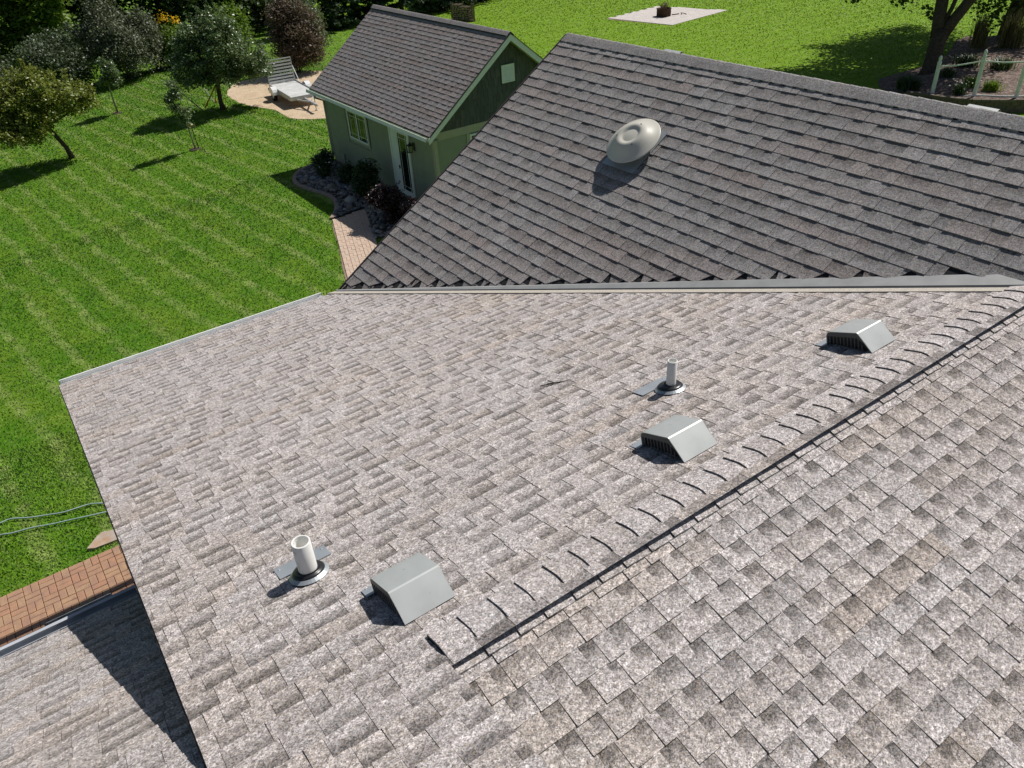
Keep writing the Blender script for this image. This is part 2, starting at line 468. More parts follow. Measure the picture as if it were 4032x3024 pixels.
# ------------------------------------------------------------------ roof geometry
ZE, YE, MA = 3.247, 9.504, 0.257
YR = 2.12
ZR = ZE + MA * (YE - YR)
cA, sA = 1 / math.hypot(1, MA), MA / math.hypot(1, MA)
MB_ = 0.655
cB, sB = 1 / math.hypot(1, MB_), MB_ / math.hypot(1, MB_)
XP = 3.54
XBR = 7.74
ZBR = ZE + MB_ * (XBR - XP)
X0 = 0.92
XL = -0.12
MC = 0.5
cC, sC = 1 / math.hypot(1, MC), MC / math.hypot(1, MC)
YC, ZC = 5.01, 3.70
def valley_x(z): return XP + (z - ZE) / MB_
def valley_y(z): return YE - (z - ZE) / MA

def limits_A(w):
    z = ZE + sA * w
    return (XL, valley_x(z) - 0.085 if z < ZR - 0.004 else X0)
def limits_A2(w):
    z = (ZR - MA * (YR + 2.0)) + sA * w
    return (X0, valley_x(z) - 0.09)
def limits_B(w):          # u runs from the rake (y = YE) inwards
    z = ZE + sB * w
    return (0.0, (YE - valley_y(z)) - 0.17 if z < ZR - 0.06 else 10.4)
def limits_C(w):
    y = YC - cC * w
    return (0.0, 2.45 + (0.17 if y > 2.95 else 0.0))

def courses(O, U, V, N, E, n, lim, seed, tooth, gap, tb=0.0105, gb=0.0045, lap=0.04, tone=(0.92, 1.06), kd=(0.3, 0.62), tooth_dark=(0.0, 0.18), wmax=None, mat=0, butt=(0, 0)):
    """lay laminated shingles course by course: raised tabs and the lower gaps between them, each one wedge"""
    r = random.Random(seed)
    O, U, V, N = Vector(O), Vector(U), Vector(V), Vector(N)
    out = []
    for k in range(n):
        w0 = k * E
        w1 = w0 + E + lap
        if wmax: w1 = min(w1, wmax)
        if w1 - w0 < 0.02: continue
        la, lb = lim(w0); ta, tb_ = lim(min(w1, (wmax or 1e9)))
        if abs(tb_ - lb) > 0.6 or abs(ta - la) > 0.6: ta, tb_ = la, lb
        if lb - la < 0.03 and tb_ - ta < 0.03: continue
        lo, hi = min(la, ta), max(lb, tb_)
        u = lo - r.uniform(0, 0.25)
        is_t = r.random() < 0.5
        ct = r.uniform(*tone)
        cw = r.random()
        left = r.uniform(.5, 1.0)
        while u < hi:
            wd = r.uniform(*(tooth if is_t else gap))
            if r.random() < 0.12: wd *= 1.5
            left -= wd
            if left < 0:                       # next shingle strip: a new batch of granules
                ct = r.uniform(*tone); cw = r.random() ** 2; left = 1.0
            a, b = u, u + wd - 0.0022
            u += wd
            a0, b0, a1, b1 = max(a, la), min(b, lb), max(a, ta), min(b, tb_)
            if b0 <= a0 and b1 <= a1: is_t = not is_t; continue
            a0, b0 = (a0, b0) if b0 > a0 else ((a1 + b1) / 2,) * 2
            a1, b1 = (a1, b1) if b1 > a1 else ((a0 + b0) / 2,) * 2
            h = (tb if is_t else gb) * r.uniform(0.85, 1.15)
            jw = r.uniform(-0.003, 0.003) + (0.0 if is_t else 0.002)
            P = lambda uu, ww, nn: tuple(O + U * uu + V * ww + N * nn)
            lift = r.uniform(0, 0.002)
            vtx = [P(a0, w0 + jw, h + lift), P(b0, w0 + jw, h + r.uniform(0, 0.0015)), P(b1, w1, 0.0012), P(a1, w1, 0.0012),
                   P(a0, w0 + jw, -0.004), P(b0, w0 + jw, -0.004), P(b1, w1, -0.004), P(a1, w1, -0.004)]
            ty = r.uniform(*(tooth_dark if is_t else kd))
            vt = (w1 - w0) / E
            tn = ct * r.uniform(0.94, 1.06) * (1.03 if is_t else 1.0)
            out.append((vtx, (tn, ty, min(1, cw * 0.8 + r.uniform(0, 0.2))), vt, mat))
            is_t = not is_t
    return out

def add_piece(mb, pc):
    vtx, tint, vt, mat = pc
    v = vtx
    mb.poly([v[0], v[1], v[2], v[3]], mat, tint, [(0, 0), (1, 0), (1, vt), (0, vt)])
    s = (tint[0] * 0.75, tint[1] * 0.5, tint[2])
    mb.poly([v[4], v[5], v[1], v[0]], mat, s, [(0, .5)] * 4)
    mb.poly([v[5], v[6], v[2], v[1]], mat, s, [(0, .5)] * 4)
    mb.poly([v[7], v[4], v[0], v[3]], mat, s, [(0, .5)] * 4)

def apparent(pc):
    vs_ = [Vector(p) for p in pc[0][:4]]
    c = sum(vs_, Vector()) / 4
    d = c - CAM_POS
    f = d.dot(FWD)
    if f < 0.1: return 0
    x, y = d.dot(RIGHT) / f * 3050, d.dot(DOWN) / f * 3050
    if abs(x) > 2016 or abs(y) > 1512: return 0
    n = (vs_[1] - vs_[0]).cross(vs_[3] - vs_[0])
    return abs(n.dot(d)) / d.length / f ** 2

def lay(pieces, mats, parent, keep=300, field='shingle_field'):
    order = sorted(range(len(pieces)), key=lambda i: -apparent(pieces[i]))
    top = set(order[:keep])
    rest = MB()
    for i, pc in enumerate(pieces):
        if i in top:
            m = MB(); add_piece(m, (pc[0], pc[1], pc[2], 0))
            m.build('shingle', mats[pc[3]], parent, attrs=True)
        else: add_piece(rest, pc)
    o = rest.build(field, mats, parent, attrs=True)
    tag(o, kind='stuff')
    return o

house = empty('house')
tag(house, 'large grey shingled house whose joined roof slopes fill the foreground', 'house')

Ux, Uy = (1, 0, 0), (0, 1, 0)
pA = courses((0, YE, ZE), Ux, (0, -cA, sA), (0, sA, cA), 0.1400, 66, limits_A, 3, (0.06, 0.17), (0.08, 0.21), kd=(0.34, 0.66), gb=0.005, tb=0.0095)
pA2 = courses((0, -2.0, ZR - MA * (YR + 2.0)), Ux, (0, cA, sA), (0, -sA, cA), 0.1400, 31, limits_A2, 5, (0.07, 0.13), (0.05, 0.12), wmax=(YR + 2.0) / cA, kd=(0.42, 0.66), tb=0.010, tooth_dark=(0, .2))
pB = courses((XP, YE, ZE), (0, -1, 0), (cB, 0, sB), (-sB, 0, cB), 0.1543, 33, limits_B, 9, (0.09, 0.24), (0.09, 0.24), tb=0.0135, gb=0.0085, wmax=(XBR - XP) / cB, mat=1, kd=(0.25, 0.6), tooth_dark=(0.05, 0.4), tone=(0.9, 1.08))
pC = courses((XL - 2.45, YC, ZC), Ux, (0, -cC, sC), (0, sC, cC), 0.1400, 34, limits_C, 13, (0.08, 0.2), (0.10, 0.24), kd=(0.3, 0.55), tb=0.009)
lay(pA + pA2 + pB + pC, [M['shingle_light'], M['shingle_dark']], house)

def slab(pts, th, nrm, name, mats, parent):
    """solid sheet: top polygon pts, thickness th along -nrm"""
    n = Vector(nrm).normalized(); top = [Vector(p) for p in pts]; bot = [p - n * th for p in top]
    mb = MB(); k = len(pts)
    mb.mesh(top + bot, [tuple(range(k)), tuple(range(2 * k - 1, k - 1, -1))] + [(i, k + i, k + (i + 1) % k, (i + 1) % k) for i in range(k)])
    return mb.build(name, mats, parent, fix=True)
def zA(y): return ZE + MA * (YE - y)
def zA2(y): return ZR - MA * (YR - y)
def zB(x): return ZE + MB_ * (x - XP)
def zCy(y): return ZC + MC * (YC - y)
dn = 0.006
slab([(XL, YE, zA(YE) - dn), (XP, YE, ZE - dn), (valley_x(ZR), YR, ZR - dn), (X0, YR, ZR - dn), (X0, 0.3, zA(0.3) - dn), (XL, 0.3, zA(0.3) - dn)], 0.03, (0, sA, cA), 'roof', M['felt'], house)
slab([(X0 + .004, YR, ZR - dn), (valley_x(ZR), YR, ZR - dn), (valley_x(zA2(-2.0)), -2.0, zA2(-2.0) - dn), (X0 + .004, -2.0, zA2(-2.0) - dn)], 0.03, (0, -sA, cA), 'roof', M['felt'], house)
slab([(XP, YE, ZE - dn), (XBR, YE, ZBR - dn), (XBR, -2.0, ZBR - dn), (valley_x(zA2(-2.0)), -2.0, zA2(-2.0) - dn), (valley_x(ZR), YR, ZR - dn)], 0.03, (-sB, 0, cB), 'roof', M['felt'], house)
slab([(XBR, YE, ZBR + .001), (XBR + 4.2, YE, ZBR - 4.2 * MB_), (XBR + 4.2, -2.0, ZBR - 4.2 * MB_), (XBR, -2.0, ZBR + .001)], 0.03, (sB, 0, cB), 'roof', M['shingle_dark'], house)
slab([(XL - 2.45, YC, ZC - dn), (XL + 0.17, YC, ZC - dn), (XL + 0.17, 2.95, zCy(2.95) - dn), (XL - .004, 2.95, zCy(2.95) - dn), (XL - .004, 1.0, zCy(1.0) - dn), (XL - 2.45, 1.0, zCy(1.0) - dn)], 0.03, (0, sC, cC), 'roof', M['felt'], house)

# walls under the roofs
def wall_poly(pts, d, name='wall', m='sage_board'):
    mb = MB(); k = len(pts); a = [Vector(p) for p in pts]; b = [p + Vector(d) for p in a]
    mb.mesh(a + b, [tuple(range(k)), tuple(range(2 * k - 1, k - 1, -1))] + [(i, k + i, k + (i + 1) % k, (i + 1) % k) for i in range(k)])
    return mb.build(name, M[m], house, fix=True)
wall_poly([(0.06, 9.2, -.9), (0.06, 9.2, zA(9.2) - .06), (0.06, 2.3, zA(2.3) - .06), (0.06, 2.3, -.9)], (0.12, 0, 0))
wall_poly([(0.2, 9.2, -.9), (3.8, 9.2, -.9), (3.8, 9.2, zA(9.2) - .06), (0.2, 9.2, zA(9.2) - .06)], (0, -0.12, 0))
wall_poly([(3.84, 9.3, -.9), (11.6, 9.3, -.9), (11.6, 9.3, zB(3.88) - .06), (XBR, 9.3, ZBR - .08), (3.84, 9.3, zB(3.84) - .06)], (0, -0.12, 0))
wall_poly([(XL - 2.4, 4.75, -.9), (0.05, 4.75, -.9), (0.05, 4.75, zCy(4.75) - .08), (XL - 2.4, 4.75, zCy(4.75) - .08)], (0, -0.12, 0))
wall_poly([(X0 - .03, YR - .02, ZR - .05), (X0 - .03, 0.3, zA2(0.3) - .05), (X0 - .03, 0.3, zA(0.3) - .045), (X0 - .03, YR - .02, ZR - .045)], (-0.06, 0, 0))

# rake edge metal, valley flashing, gutters
mb = MB(); mb.bar((XL - .006, YE + .01, zA(YE) - .03), (XL - .006, 2.2, zA(2.2) - .03), 0.006, 0.045)
mb.build('drip_edge', M['drip_metal'], house)
mb = MB(); mb.bar((XP + .02, YE + .012, ZE - .02), (XBR, YE + .012, ZBR - .035), 0.02, 0.10)
mb.build('rake_board', M['drip_metal'], house)
mb = MB(); mb.bar((XL + .03, YE - .02, zA(YE) - .10), (XL + .03, 2.35, zA(2.35) - .10), 0.03, 0.12)
mb.build('rake_board', M['trim_white'], house)
Va, Vb = Vector((XP - .02, YE + .02, ZE + .002)), Vector((valley_x(ZR), YR, ZR + .002))
def on_B(p, y_off, n=0.0):
    return Vector((p[0], p[1] + y_off, p[2])) + Vector((-sB, 0, cB)) * n
def on_A(p, x_off, n=0.0):
    return Vector((p[0] + x_off, p[1], p[2])) + Vector((0, sA, cA)) * n
mb = MB()
VaB, VbB = Va, Vb
q = [on_B(Va, -0.03, .028), on_B(Vb, 0.0, .028), on_B(Vb, 0.30, .004), on_B(Va, 0.05, .004)]
mb.mesh(q, [(0, 1, 2, 3)])
mb.build('valley_flashing', M['valley_metal'], house)
mb = MB()
a, b = Vector(Va), Vector(Vb)
mb.mesh([on_A(a, -.045, .001), on_A(b, -.045, .001), on_B(b, 0, .0275), on_B(a, -.03, .0275)], [(0, 1, 2, 3)])
mb.build('valley_rib', M['valley_lip'], house)  # metal face turned from the sun, its shade put into the dark colour
mb = MB()
mb.mesh([on_A(a, -.15, .0125), on_A(b, -.15, .0125), on_A(b, -.046, .010), on_A(a, -.046, .010)], [(0, 1, 2, 3)])
mb.poly([on_A(a, -.15, .0125), on_A(a, -.15, -.004), on_A(b, -.15, -.004), on_A(b, -.15, .0125)])
mb.build('valley_strip', plain('valley_strip', (0.46, 0.42, 0.36), 0.9, 0.15, var=0.2, scale=60), house)

def gutter(p, q, out, mats, parent, w=0.12, d=0.11, lip=0.016, name='gutter'):
    o, up = Vector(out), Vector((0, 0, 1))
    t = 0.006
    prof = [(0, 0), (0, -d), (w * .72, -d), (w, -d * .35), (w, 0), (w - lip, 0), (w - lip, -t), (w - t, -t), (w - t, -d * .35), (w * .7, -d + t), (t, -d + t), (t, 0)]
    mb = MB(); mb.sweep([p, q], prof, o, up)
    g = mb.build(name, mats, parent, fix=True)
    return g
gutter((XL + .02, YE + .02, ZE + .002), (XP - .22, YE + .02, ZE + .002), (0, 1, 0), M['gutter_white'], house)
g = gutter((XL - 2.45, YC + .018, ZC + .0), (XL + .10, YC + .018, ZC + .0), (0, 1, 0), M['gutter_shaded'], house, w=0.10, lip=0.03)

# ridge vent and ridge caps
def ridge_caps(p0, p1, side_l, side_r, n_l, hw, expo, th, mat, parent, seed, lift=0.0, rev=False, name='ridge_cap'):
    r = random.Random(seed)
    p0, p1 = Vector(p0), Vector(p1)
    d = (p1 - p0); L = d.length; d.normalize()
    sl, sr = Vector(side_l), Vector(side_r)
    up = Vector((0, 0, 1))
    k = int(L / expo) + 1
    prof = [sl * hw, sl * (hw * .42) + up * .004, sl * (hw * .12) + up * .003, sr * (hw * .12) + up * .003, sr * (hw * .42) + up * .004, sr * hw]
    for i in range(k):
        t0 = i * expo + r.uniform(-.006, .006); t1 = min((i + 1) * expo + 0.05, L + .02)
        ha, hb = (th, 0.002)
        mb = MB()
        tn = (r.uniform(.93, 1.07), r.uniform(0, .12), r.random() * .35)
        A_ = [p0 + d * t0 + q + up * (lift + ha + r.uniform(0, .003)) for q in prof]
        B_ = [p0 + d * t1 + q + up * (lift + hb) for q in prof]
        lowA = [v - up * (ha + .003) for v in A_]
        for j in range(5):
            mb.poly([A_[j], A_[j + 1], B_[j + 1], B_[j]], 0, tn, [(0, 0), (0, 0), (0, 1), (0, 1)])
            mb.poly([lowA[j], lowA[j + 1], A_[j + 1], A_[j]], 0, (tn[0] * .5, 0, 0))
        for A0, B0 in ((A_[0], B_[0]), (A_[5], B_[5])):
            mb.poly([A0, B0, B0 - up * (lift * .6 + .012), A0 - up * (lift * .6 + .012)], 0, (tn[0], 0, 0))
        mb.build(name, mat, parent, attrs=True)
slA, srA = Vector((0, cA, -sA)), Vector((0, -cA, -sA))
mb = MB()
for s in (slA, srA):
    N = Vector((0, sA, cA)) if s is slA else Vector((0, -sA, cA))
    a, b = Vector((X0 + .012, YR, ZR)), Vector((6.55, YR, ZR))
    mb.poly([a + s * .135 + N * .004, b + s * .135 + N * .004, b + N * .010, a + N * .010])
mb.poly([Vector((X0 + .012, YR, ZR + .010)), Vector((X0 + .012, YR, ZR)) + slA * .135, Vector((X0 + .012, YR, ZR)) + srA * .135])
mb.build('ridge_vent', M['felt'], house)
ridge_caps((X0 + .02, YR, ZR), (6.60, YR, ZR), slA, srA, None, 0.145, 0.171, 0.014, M['shingle_light'], house, 21, lift=0.009)
slB, srB = Vector((-cB, 0, -sB)), Vector((cB, 0, -sB))
ridge_caps((XBR, YE, ZBR), (XBR, 0.5, ZBR), slB, srB, None, 0.165, 0.15, 0.008, M['shingle_dark'], house, 22, lift=0.016)

# ------------------------------------------------------------------ things on the roof
FA = lambda x, y: frame((x, y, zA(y)), (1, 0, 0), (0, cA, -sA), (0, sA, cA))     # local y runs down the slope
def box_vent(name, m, label, seed):
    root = empty(name, m)
    tag(root, label, 'roof vent', 'slant-backed roof vents')
    W = 0.292
    prof = [(0.0, 0.012), (0.0, 0.085), (-0.008, 0.105), (-0.024, 0.117), (-0.045, 0.121), (-0.252, 0.146), (-0.262, 0.141), (-0.372, 0.012)]
    hood = MB()
    k = len(prof); t = 0.004
    inner = [(-t, .012), (-t, .084), (-.011, .102), (-.026, .113), (-.045, .117), (-.250, .142), (-.258, .138), (-.366, .012)]
    for (pr, flip) in ((prof, 0), (inner, 1)):
        for i in range(k - 1):
            q = [(0, *pr[i]), (W, *pr[i]), (W, *pr[i + 1]), (0, *pr[i + 1])]
            hood.poly(q[::-1] if not flip else q)
    for x in (0, W):
        for i in range(k - 1):
            hood.poly([(x, *prof[i]), (x, *prof[i + 1]), (x, *inner[i + 1]), (x, *inner[i])])
    o = hood.build('hood', M['vent_grey'], root, fix=True)
    for x in (0.0, W):
        s = 1 if x == 0 else -1
        sk = MB()
        # skirt: the solid band under the hood edge
        low = [(-.006, .088), (-.24, .108), (-.315, .072)]
        pts = [(0, .085), (-.008, .105), (-.024, .117), (-.045, .121), (-.252, .146), (-.262, .141), (-.318, .0765), (-.307, .0715), (-.243, .104), (-.010, .080)]
        sk.poly([(x + s * .001, a, b) for a, b in pts])
        sk.poly([(x + s * .001, 0, .012), (x + s * .001, 0, .085), (x + s * .001, -.010, .082), (x + s * .001, -.010, .012)])
        sk.poly([(x + s * .001, -.372, .012), (x + s * .001, -.318, .0765), (x + s * .001, -.307, .0715), (x + s * .001, -.358, .012)])
        sk.build('skirt', M['valley_lip'], root)
        dk = MB(); dk.poly([(x + s * .03, -.004, .010), (x + s * .03, -.004, .11), (x + s * .03, -.25, .13), (x + s * .03, -.362, .010)])
        dk.build('louvre', M['vent_dark'], root)
        for b in range(10):
            yy = -.030 - b * .029
            zt = .082 + (-yy) * .098 if yy > -.25 else .105 - (-yy - .25) * 1.1
            br = MB(); br.box((x + s * .004 - .002, yy - .003, .012), (x + s * .004 + .002, yy + .003, max(zt, .03)))
            br.build('bar', M['vent_bar'], root)
    fl_p = MB(); fl_p.box((-.045, -.004, .0095), (W + .03, .07, .0125)); fl_p.build('flange', M['flange'], root)
    for x in (-.02, W + .02):
        n_ = MB(); n_.lathe([(0, .0165), (.004, .016), (.005, .012)], 8, 0, Matrix.Translation((x, .065, 0))); n_.build('nail', M['galv'], root)
    return root
box_vent('roof_vent', FA(0.895, 2.765), 'slant-backed grey vent nearest the camera, right of the wide white pipe', 1)
box_vent('roof_vent', FA(2.828, 2.765), 'slant-backed grey vent in the middle of its row, below the thin white pipe', 2)
box_vent('roof_vent', FA(4.742, 2.770), 'slant-backed grey vent farthest up the pale slope, nearest the valley flashing', 3)
FB2 = lambda x, y: frame((x, y, ZBR - (x - XBR) * MB_), (0, -1, 0), (cB, 0, -sB), (sB, 0, cB))
v4 = box_vent('roof_vent', FB2(8.22, 7.86), 'grey vent top showing over the dark ridge, left of the tree shadow on the lawn', 4)
v5 = box_vent('roof_vent', FB2(8.22, 3.76), 'grey vent top showing over the dark ridge, below the white posts', 5)

def vent_pipe(x, y, r, h, label, seed, fl):
    root = empty('vent_pipe', Matrix.Translation((x, y, zA(y))))
    tag(root, label, 'vent pipe', 'white plumbing vent pipes')
    p = MB()
    p.lathe([(r, -.02), (r, h - .003), (r - .003, h), (r * .82, h), (r * .80, h - .003), (r * .78, h - .16), (0, h - .16)], 28)
    p.build('pipe', M['pvc'], root, smooth=True)
    tilt = frame((0, 0, 0), (1, 0, 0), (0, cA, -sA), (0, sA, cA))
    b = MB()
    R0 = 0.093
    b.lathe([(R0 + .004, .012), (R0 + .002, .032), (R0 - .010, .044), (R0 - .026, .047), (r + .020, .050), (r + .010, .052), (r + .003, .060), (r, .061)], 32, 0, tilt)
    b.build('rubber_boot', M['rubber'], root, smooth=True)
    f_ = MB()
    m = frame((0, 0, 0), (1, 0, 0), (0, cA, -sA), (0, sA, cA))
    f_.box((fl[0], .085, .010), (fl[1], fl[2], .0135), 0, m)
    f_.lathe([(R0 + .022, .0138), (R0 + .014, .020), (R0 + .002, .030)], 32, 0, m)
    f_.build('flange', M['flange'], root)
    for xx in (fl[0] + .025, fl[1] - .025):
        n_ = MB(); n_.lathe([(0, .018), (.005, .0175), (.006, .0135)], 8, 0, m @ Matrix.Translation((xx, fl[2] - .03, 0))); n_.build('nail', M['galv'], root)
vent_pipe(0.703, 3.225, 0.0535, 0.265, 'wide open white vent pipe in a black rubber boot, lower left slope', 1, (-.145, .17, .215))
vent_pipe(3.558, 3.225, 0.036, 0.255, 'thin white vent pipe in a black rubber boot, standing upslope beside the middle vent', 2, (-.195, .12, .20))

# dome vent on the dark slope
dx, dy = 6.54, 6.75
dome = empty('dome_vent', frame((dx, dy, zB(dx)), (0, 1, 0), (-cB, 0, -sB), (-sB, 0, cB)))
tag(dome, 'round tan metal dome vent on the dark shingled slope', 'dome vent')
mb = MB()
mb.lathe([(.330, .100), (.343, .108), (.345, .114), (.338, .118), (.318, .126), (.285, .142), (.25, .164), (.215, .190), (.185, .210), (.16, .220), (.14, .221), (.12, .214), (.105, .205), (.092, .202), (.084, .204), (.0, .206)], 64)
mb.build('cap', M['dome_tan'], dome, smooth=True)
mb = MB(); mb.lathe([(.20, .012), (.20, .17)], 32); mb.build('throat', M['vent_grey'], dome, smooth=True)
mb = MB(); mb.box((-.27, -.30, .016), (.27, .36, .019)); mb.build('flange', M['flange'], dome)
for k in range(3):
    a = math.radians(20 + 120 * k)
    mb = MB(); mb.box((-.004, -.009, 0), (.004, .009, .010), 0, Matrix.Translation((.178 * math.cos(a), .178 * math.sin(a), .208)) @ Matrix.Rotation(a, 4, 'Z'))
    mb.build('rivet', M['black_metal'], dome)

# twig lying on the pale slope
mb = MB()
zt = lambda x, y: zA(y) + .014
mb.tube([(3.05, 4.15, zt(0, 4.15)), (3.12, 4.10, zt(0, 4.10) + .005), (3.18, 4.07, zt(0, 4.07)), (3.27, 4.02, zt(0, 4.02))], [.003, .006, .005, .002], 5)
mb.tube([(3.13, 4.10, zt(0, 4.10) + .004), (3.17, 4.04, zt(0, 4.04) + .004)], [.004, .002], 5)
mb.tube([(3.15, 4.09, zt(0, 4.09) + .004), (3.14, 4.16, zt(0, 4.16) + .004)], [.004, .002], 5)
tag(mb.build('twig', M['twig']), 'small dark forked twig lying on the pale shingles left of the thin pipe', 'twig')

# ------------------------------------------------------------------ garden shed
shed = empty('shed', Matrix.Translation((11.05, 19.74, -.81)))
tag(shed, 'sage green garden shed with gabled shingle roof, beside the lawn', 'shed')
SI = Matrix.Translation((-11.05, -19.74, .81))
def sh(mb, name, mats, parent=None, **k):
    """build in world coordinates, parent under the shed without moving"""
    mb.v = [(x - 11.05, y - 19.74, z + .81) for x, y, z in mb.v]
    return mb.build(name, mats, parent or shed, **k)
SX, SY0, SY1, SZE = 10.75, 19.44, 27.80, 1.782
SXR, SZR = 13.72, 4.081
MS = (SZR - SZE) / (SXR - SX); cS, sS = 1 / math.hypot(1, MS), MS / math.hypot(1, MS)
SWR = (SXR - SX) / cS
XW, YW, YWF, XWR = 11.05, 19.74, 27.26, 16.39
def zS(x): return SZE + MS * (min(x, 2 * SXR - x) - SX)
pS = courses((SX, SY0, SZE), Uy, (cS, 0, sS), (-sS, 0, cS), 0.1532, 25, lambda w: (0, SY1 - SY0), 17, (0.09, 0.24), (0.09, 0.24), tb=0.014, gb=0.009, wmax=SWR, kd=(.25, .6), tooth_dark=(.05, .4))
pS = [([(a - 11.05, b - 19.74, c + .81) for a, b, c in p[0]], p[1], p[2], p[3]) for p in pS]
_ap = apparent
def apparent(pc):
    return _ap(([(a + 11.05, b + 19.74, c - .81) for a, b, c in pc[0]],))
lay(pS, [M['shingle_shed']], shed)
for s in (-1, 1):
    x1 = SX if s < 0 else 2 * SXR - SX
    mb = MB()
    n = Vector((s * sS, 0, cS))
    t = [Vector((x1, SY0 + .01, SZE - .006)), Vector((SXR, SY0 + .01, SZR - .006)), Vector((SXR, SY1, SZR - .006)), Vector((x1, SY1, SZE - .006))]
    b = [p - Vector((0, 0, .035)) for p in t]
    mb.mesh(t + b, [(0, 1, 2, 3), (7, 6, 5, 4), (0, 4, 5, 1), (1, 5, 6, 2), (2, 6, 7, 3), (3, 7, 4, 0)])
    sh(mb, 'roof_deck', M['felt'] if s < 0 else M['shingle_shed'], fix=True)
# ridge vent and caps of the shed
mb = MB()
for s in (-1, 1):
    d = Vector((s * cS, 0, -sS)); n = Vector((s * sS, 0, cS))
    a, b = Vector((SXR, SY0 + .04, SZR)), Vector((SXR, SY1 - .05, SZR))
    mb.mesh([a + d * .15 + n * .004, b + d * .15 + n * .004, b + d * .15 + n * .036, a + d * .15 + n * .036, a + n * .036, b + n * .036], [(0, 1, 2, 3), (3, 2, 5, 4)])
sh(mb, 'ridge_vent', M['felt'])
_build = MB.build
def _b(self, name, mats, parent=None, **k):
    self.v = [(x - 11.05, y - 19.74, z + .81) for x, y, z in self.v]
    return _build(self, name, mats, parent, **k)
MB.build = _b
ridge_caps((SXR, SY1 + .0, SZR), (SXR, SY0, SZR), Vector((-cS, 0, -sS)), Vector((cS, 0, -sS)), None, 0.16, 0.15, 0.008, M['shingle_shed'], shed, 31, lift=0.045)
# fascia, rakes, soffit, gutter
for s in (-1, 1):
    m = MB()
    xe = SX if s < 0 else 2 * SXR - SX
    p, q = (xe + s * .03, SY0 - .012, SZE - .11 - .023), (SXR + s * .0, SY0 - .012, SZR - .11)
    up = Vector((s * sS, 0, cS))
    P, Q = Vector(p), Vector(q)
    h = .085
    m.mesh([P + Vector((0, y, z * h)) for z in (-1, 1) for y in (-.012, .012)] + [Q + Vector((0, y, z * h)) for z in (-1, 1) for y in (-.012, .012)],
           [(0, 1, 3, 2), (4, 6, 7, 5), (0, 4, 5, 1), (2, 3, 7, 6), (0, 2, 6, 4), (1, 5, 7, 3)])
    m.build('rake_board', M['trim_white'], shed, fix=True)
    m = MB()
    m.mesh([(xe, SY0 + .002, SZE - .15), (SXR, SY0 + .002, SZR - .15), (SXR, YW + .02, SZR - .15), (xe, YW + .02, SZE - .15)], [(0, 1, 2, 3)])
    m.build('rake_soffit', M['tan_board'], shed)
    m = MB(); m.bar((xe + s * .0, SY0 - .03, SZE - .012), (SXR, SY0 - .03, SZR + .004), .018, .022); m.build('drip_edge', M['drip_metal'], shed)
m = MB(); m.box((SX + .012, SY0 + .02, SZE - .17), (SX + .032, SY1, SZE - .02)); m.build('fascia', M['trim_white'], shed)
m = MB(); m.box((SX + .034, SY0 + .02, SZE - .17), (XW + .02, SY1, SZE - .155)); m.build('soffit', M['tan_board'], shed)
gp = MB()
w, d, lip, t = .115, .10, .014, .005
gp.sweep([(SX + .010, SY0 - .01, SZE - .025), (SX + .010, SY1 + .08, SZE - .025)], [(0, 0), (0, -d), (w * .7, -d), (w, -d * .35), (w, 0), (w - lip, 0), (w - lip, -t), (w - t, -t), (w - t, -d * .35), (w * .68, -d + t), (t, -d + t), (t, 0)], (-1, 0, 0), (0, 0, 1))
gut = gp.build('gutter', M['gutter_lawn_reflect'], shed, fix=True)
m = MB(); m.sweep([(SX - .1075, SY0 - .012, SZE - .025), (SX - .1075, SY1 + .082, SZE - .025)], [(0, .002), (.006, .002), (.006, -.034), (0.03, -.098), (0.024, -.098), (0, -.034)], (-1, 0, 0), (0, 0, 1)); m.build('gutter_face', M['gutter_white'], shed, fix=True)
for y in np.arange(SY0 + .35, SY1, 1.02):
    m = MB(); m.box((SX - .10, y, SZE - .034), (SX + .01, y + .03, SZE - .026)); m.build('gutter_strap', M['valley_lip'], shed)
# downspout at the far corner
m = MB()
dsy = YWF + .10
pts = [(SX - .05, dsy, SZE - .12), (SX - .05, dsy, SZE - .24), (XW - .045, dsy - .02, SZE - .40), (XW - .045, dsy - .02, -.55), (XW - .07, dsy - .02, -.68), (XW - .22, dsy - .06, -.745)]
m.tube(pts, [.042] * 6, 8); m.build('downspout', M['tan_board'], shed, smooth=True)
m = MB(); m.bar((10.83, dsy - .06, -.765), (10.25, 26.95, -.775), .09, .065); m.bar((10.25, 26.95, -.775), (9.42, 26.40, -.785), .09, .065)
m.build('downspout_extension', M['tan_board'], shed)
# wall cores
m = MB(); m.box((XW + .02, YW + .02, -.9), (XWR - .02, YWF - .02, SZE - .16)); m.build('wall_core', M['sage_board'], shed)
m = MB()
a = [(XW, YW + .02, SZE - .17), (XWR, YW + .02, SZE - .17), (SXR, YW + .02, SZR - .16)]
m.mesh(a + [(x, y + .06, z) for x, y, z in a], [(0, 1, 2), (5, 4, 3), (0, 3, 4, 1), (1, 4, 5, 2), (2, 5, 3, 0)]); m.build('gable_core', M['shake'], shed)
m = MB()
m.mesh([(x, YWF - .02, z) for x, y, z in a] + [(x, YWF + .02, z) for x, y, z in a], [(0, 1, 2), (5, 4, 3), (0, 3, 4, 1), (1, 4, 5, 2), (2, 5, 3, 0)]); m.build('gable_core', M['sage_board'], shed)
m = MB(); m.box((XW - .012, YW - .0, -.95), (XW + .03, YWF, -.70)); m.build('foundation', M['kerb'], shed)
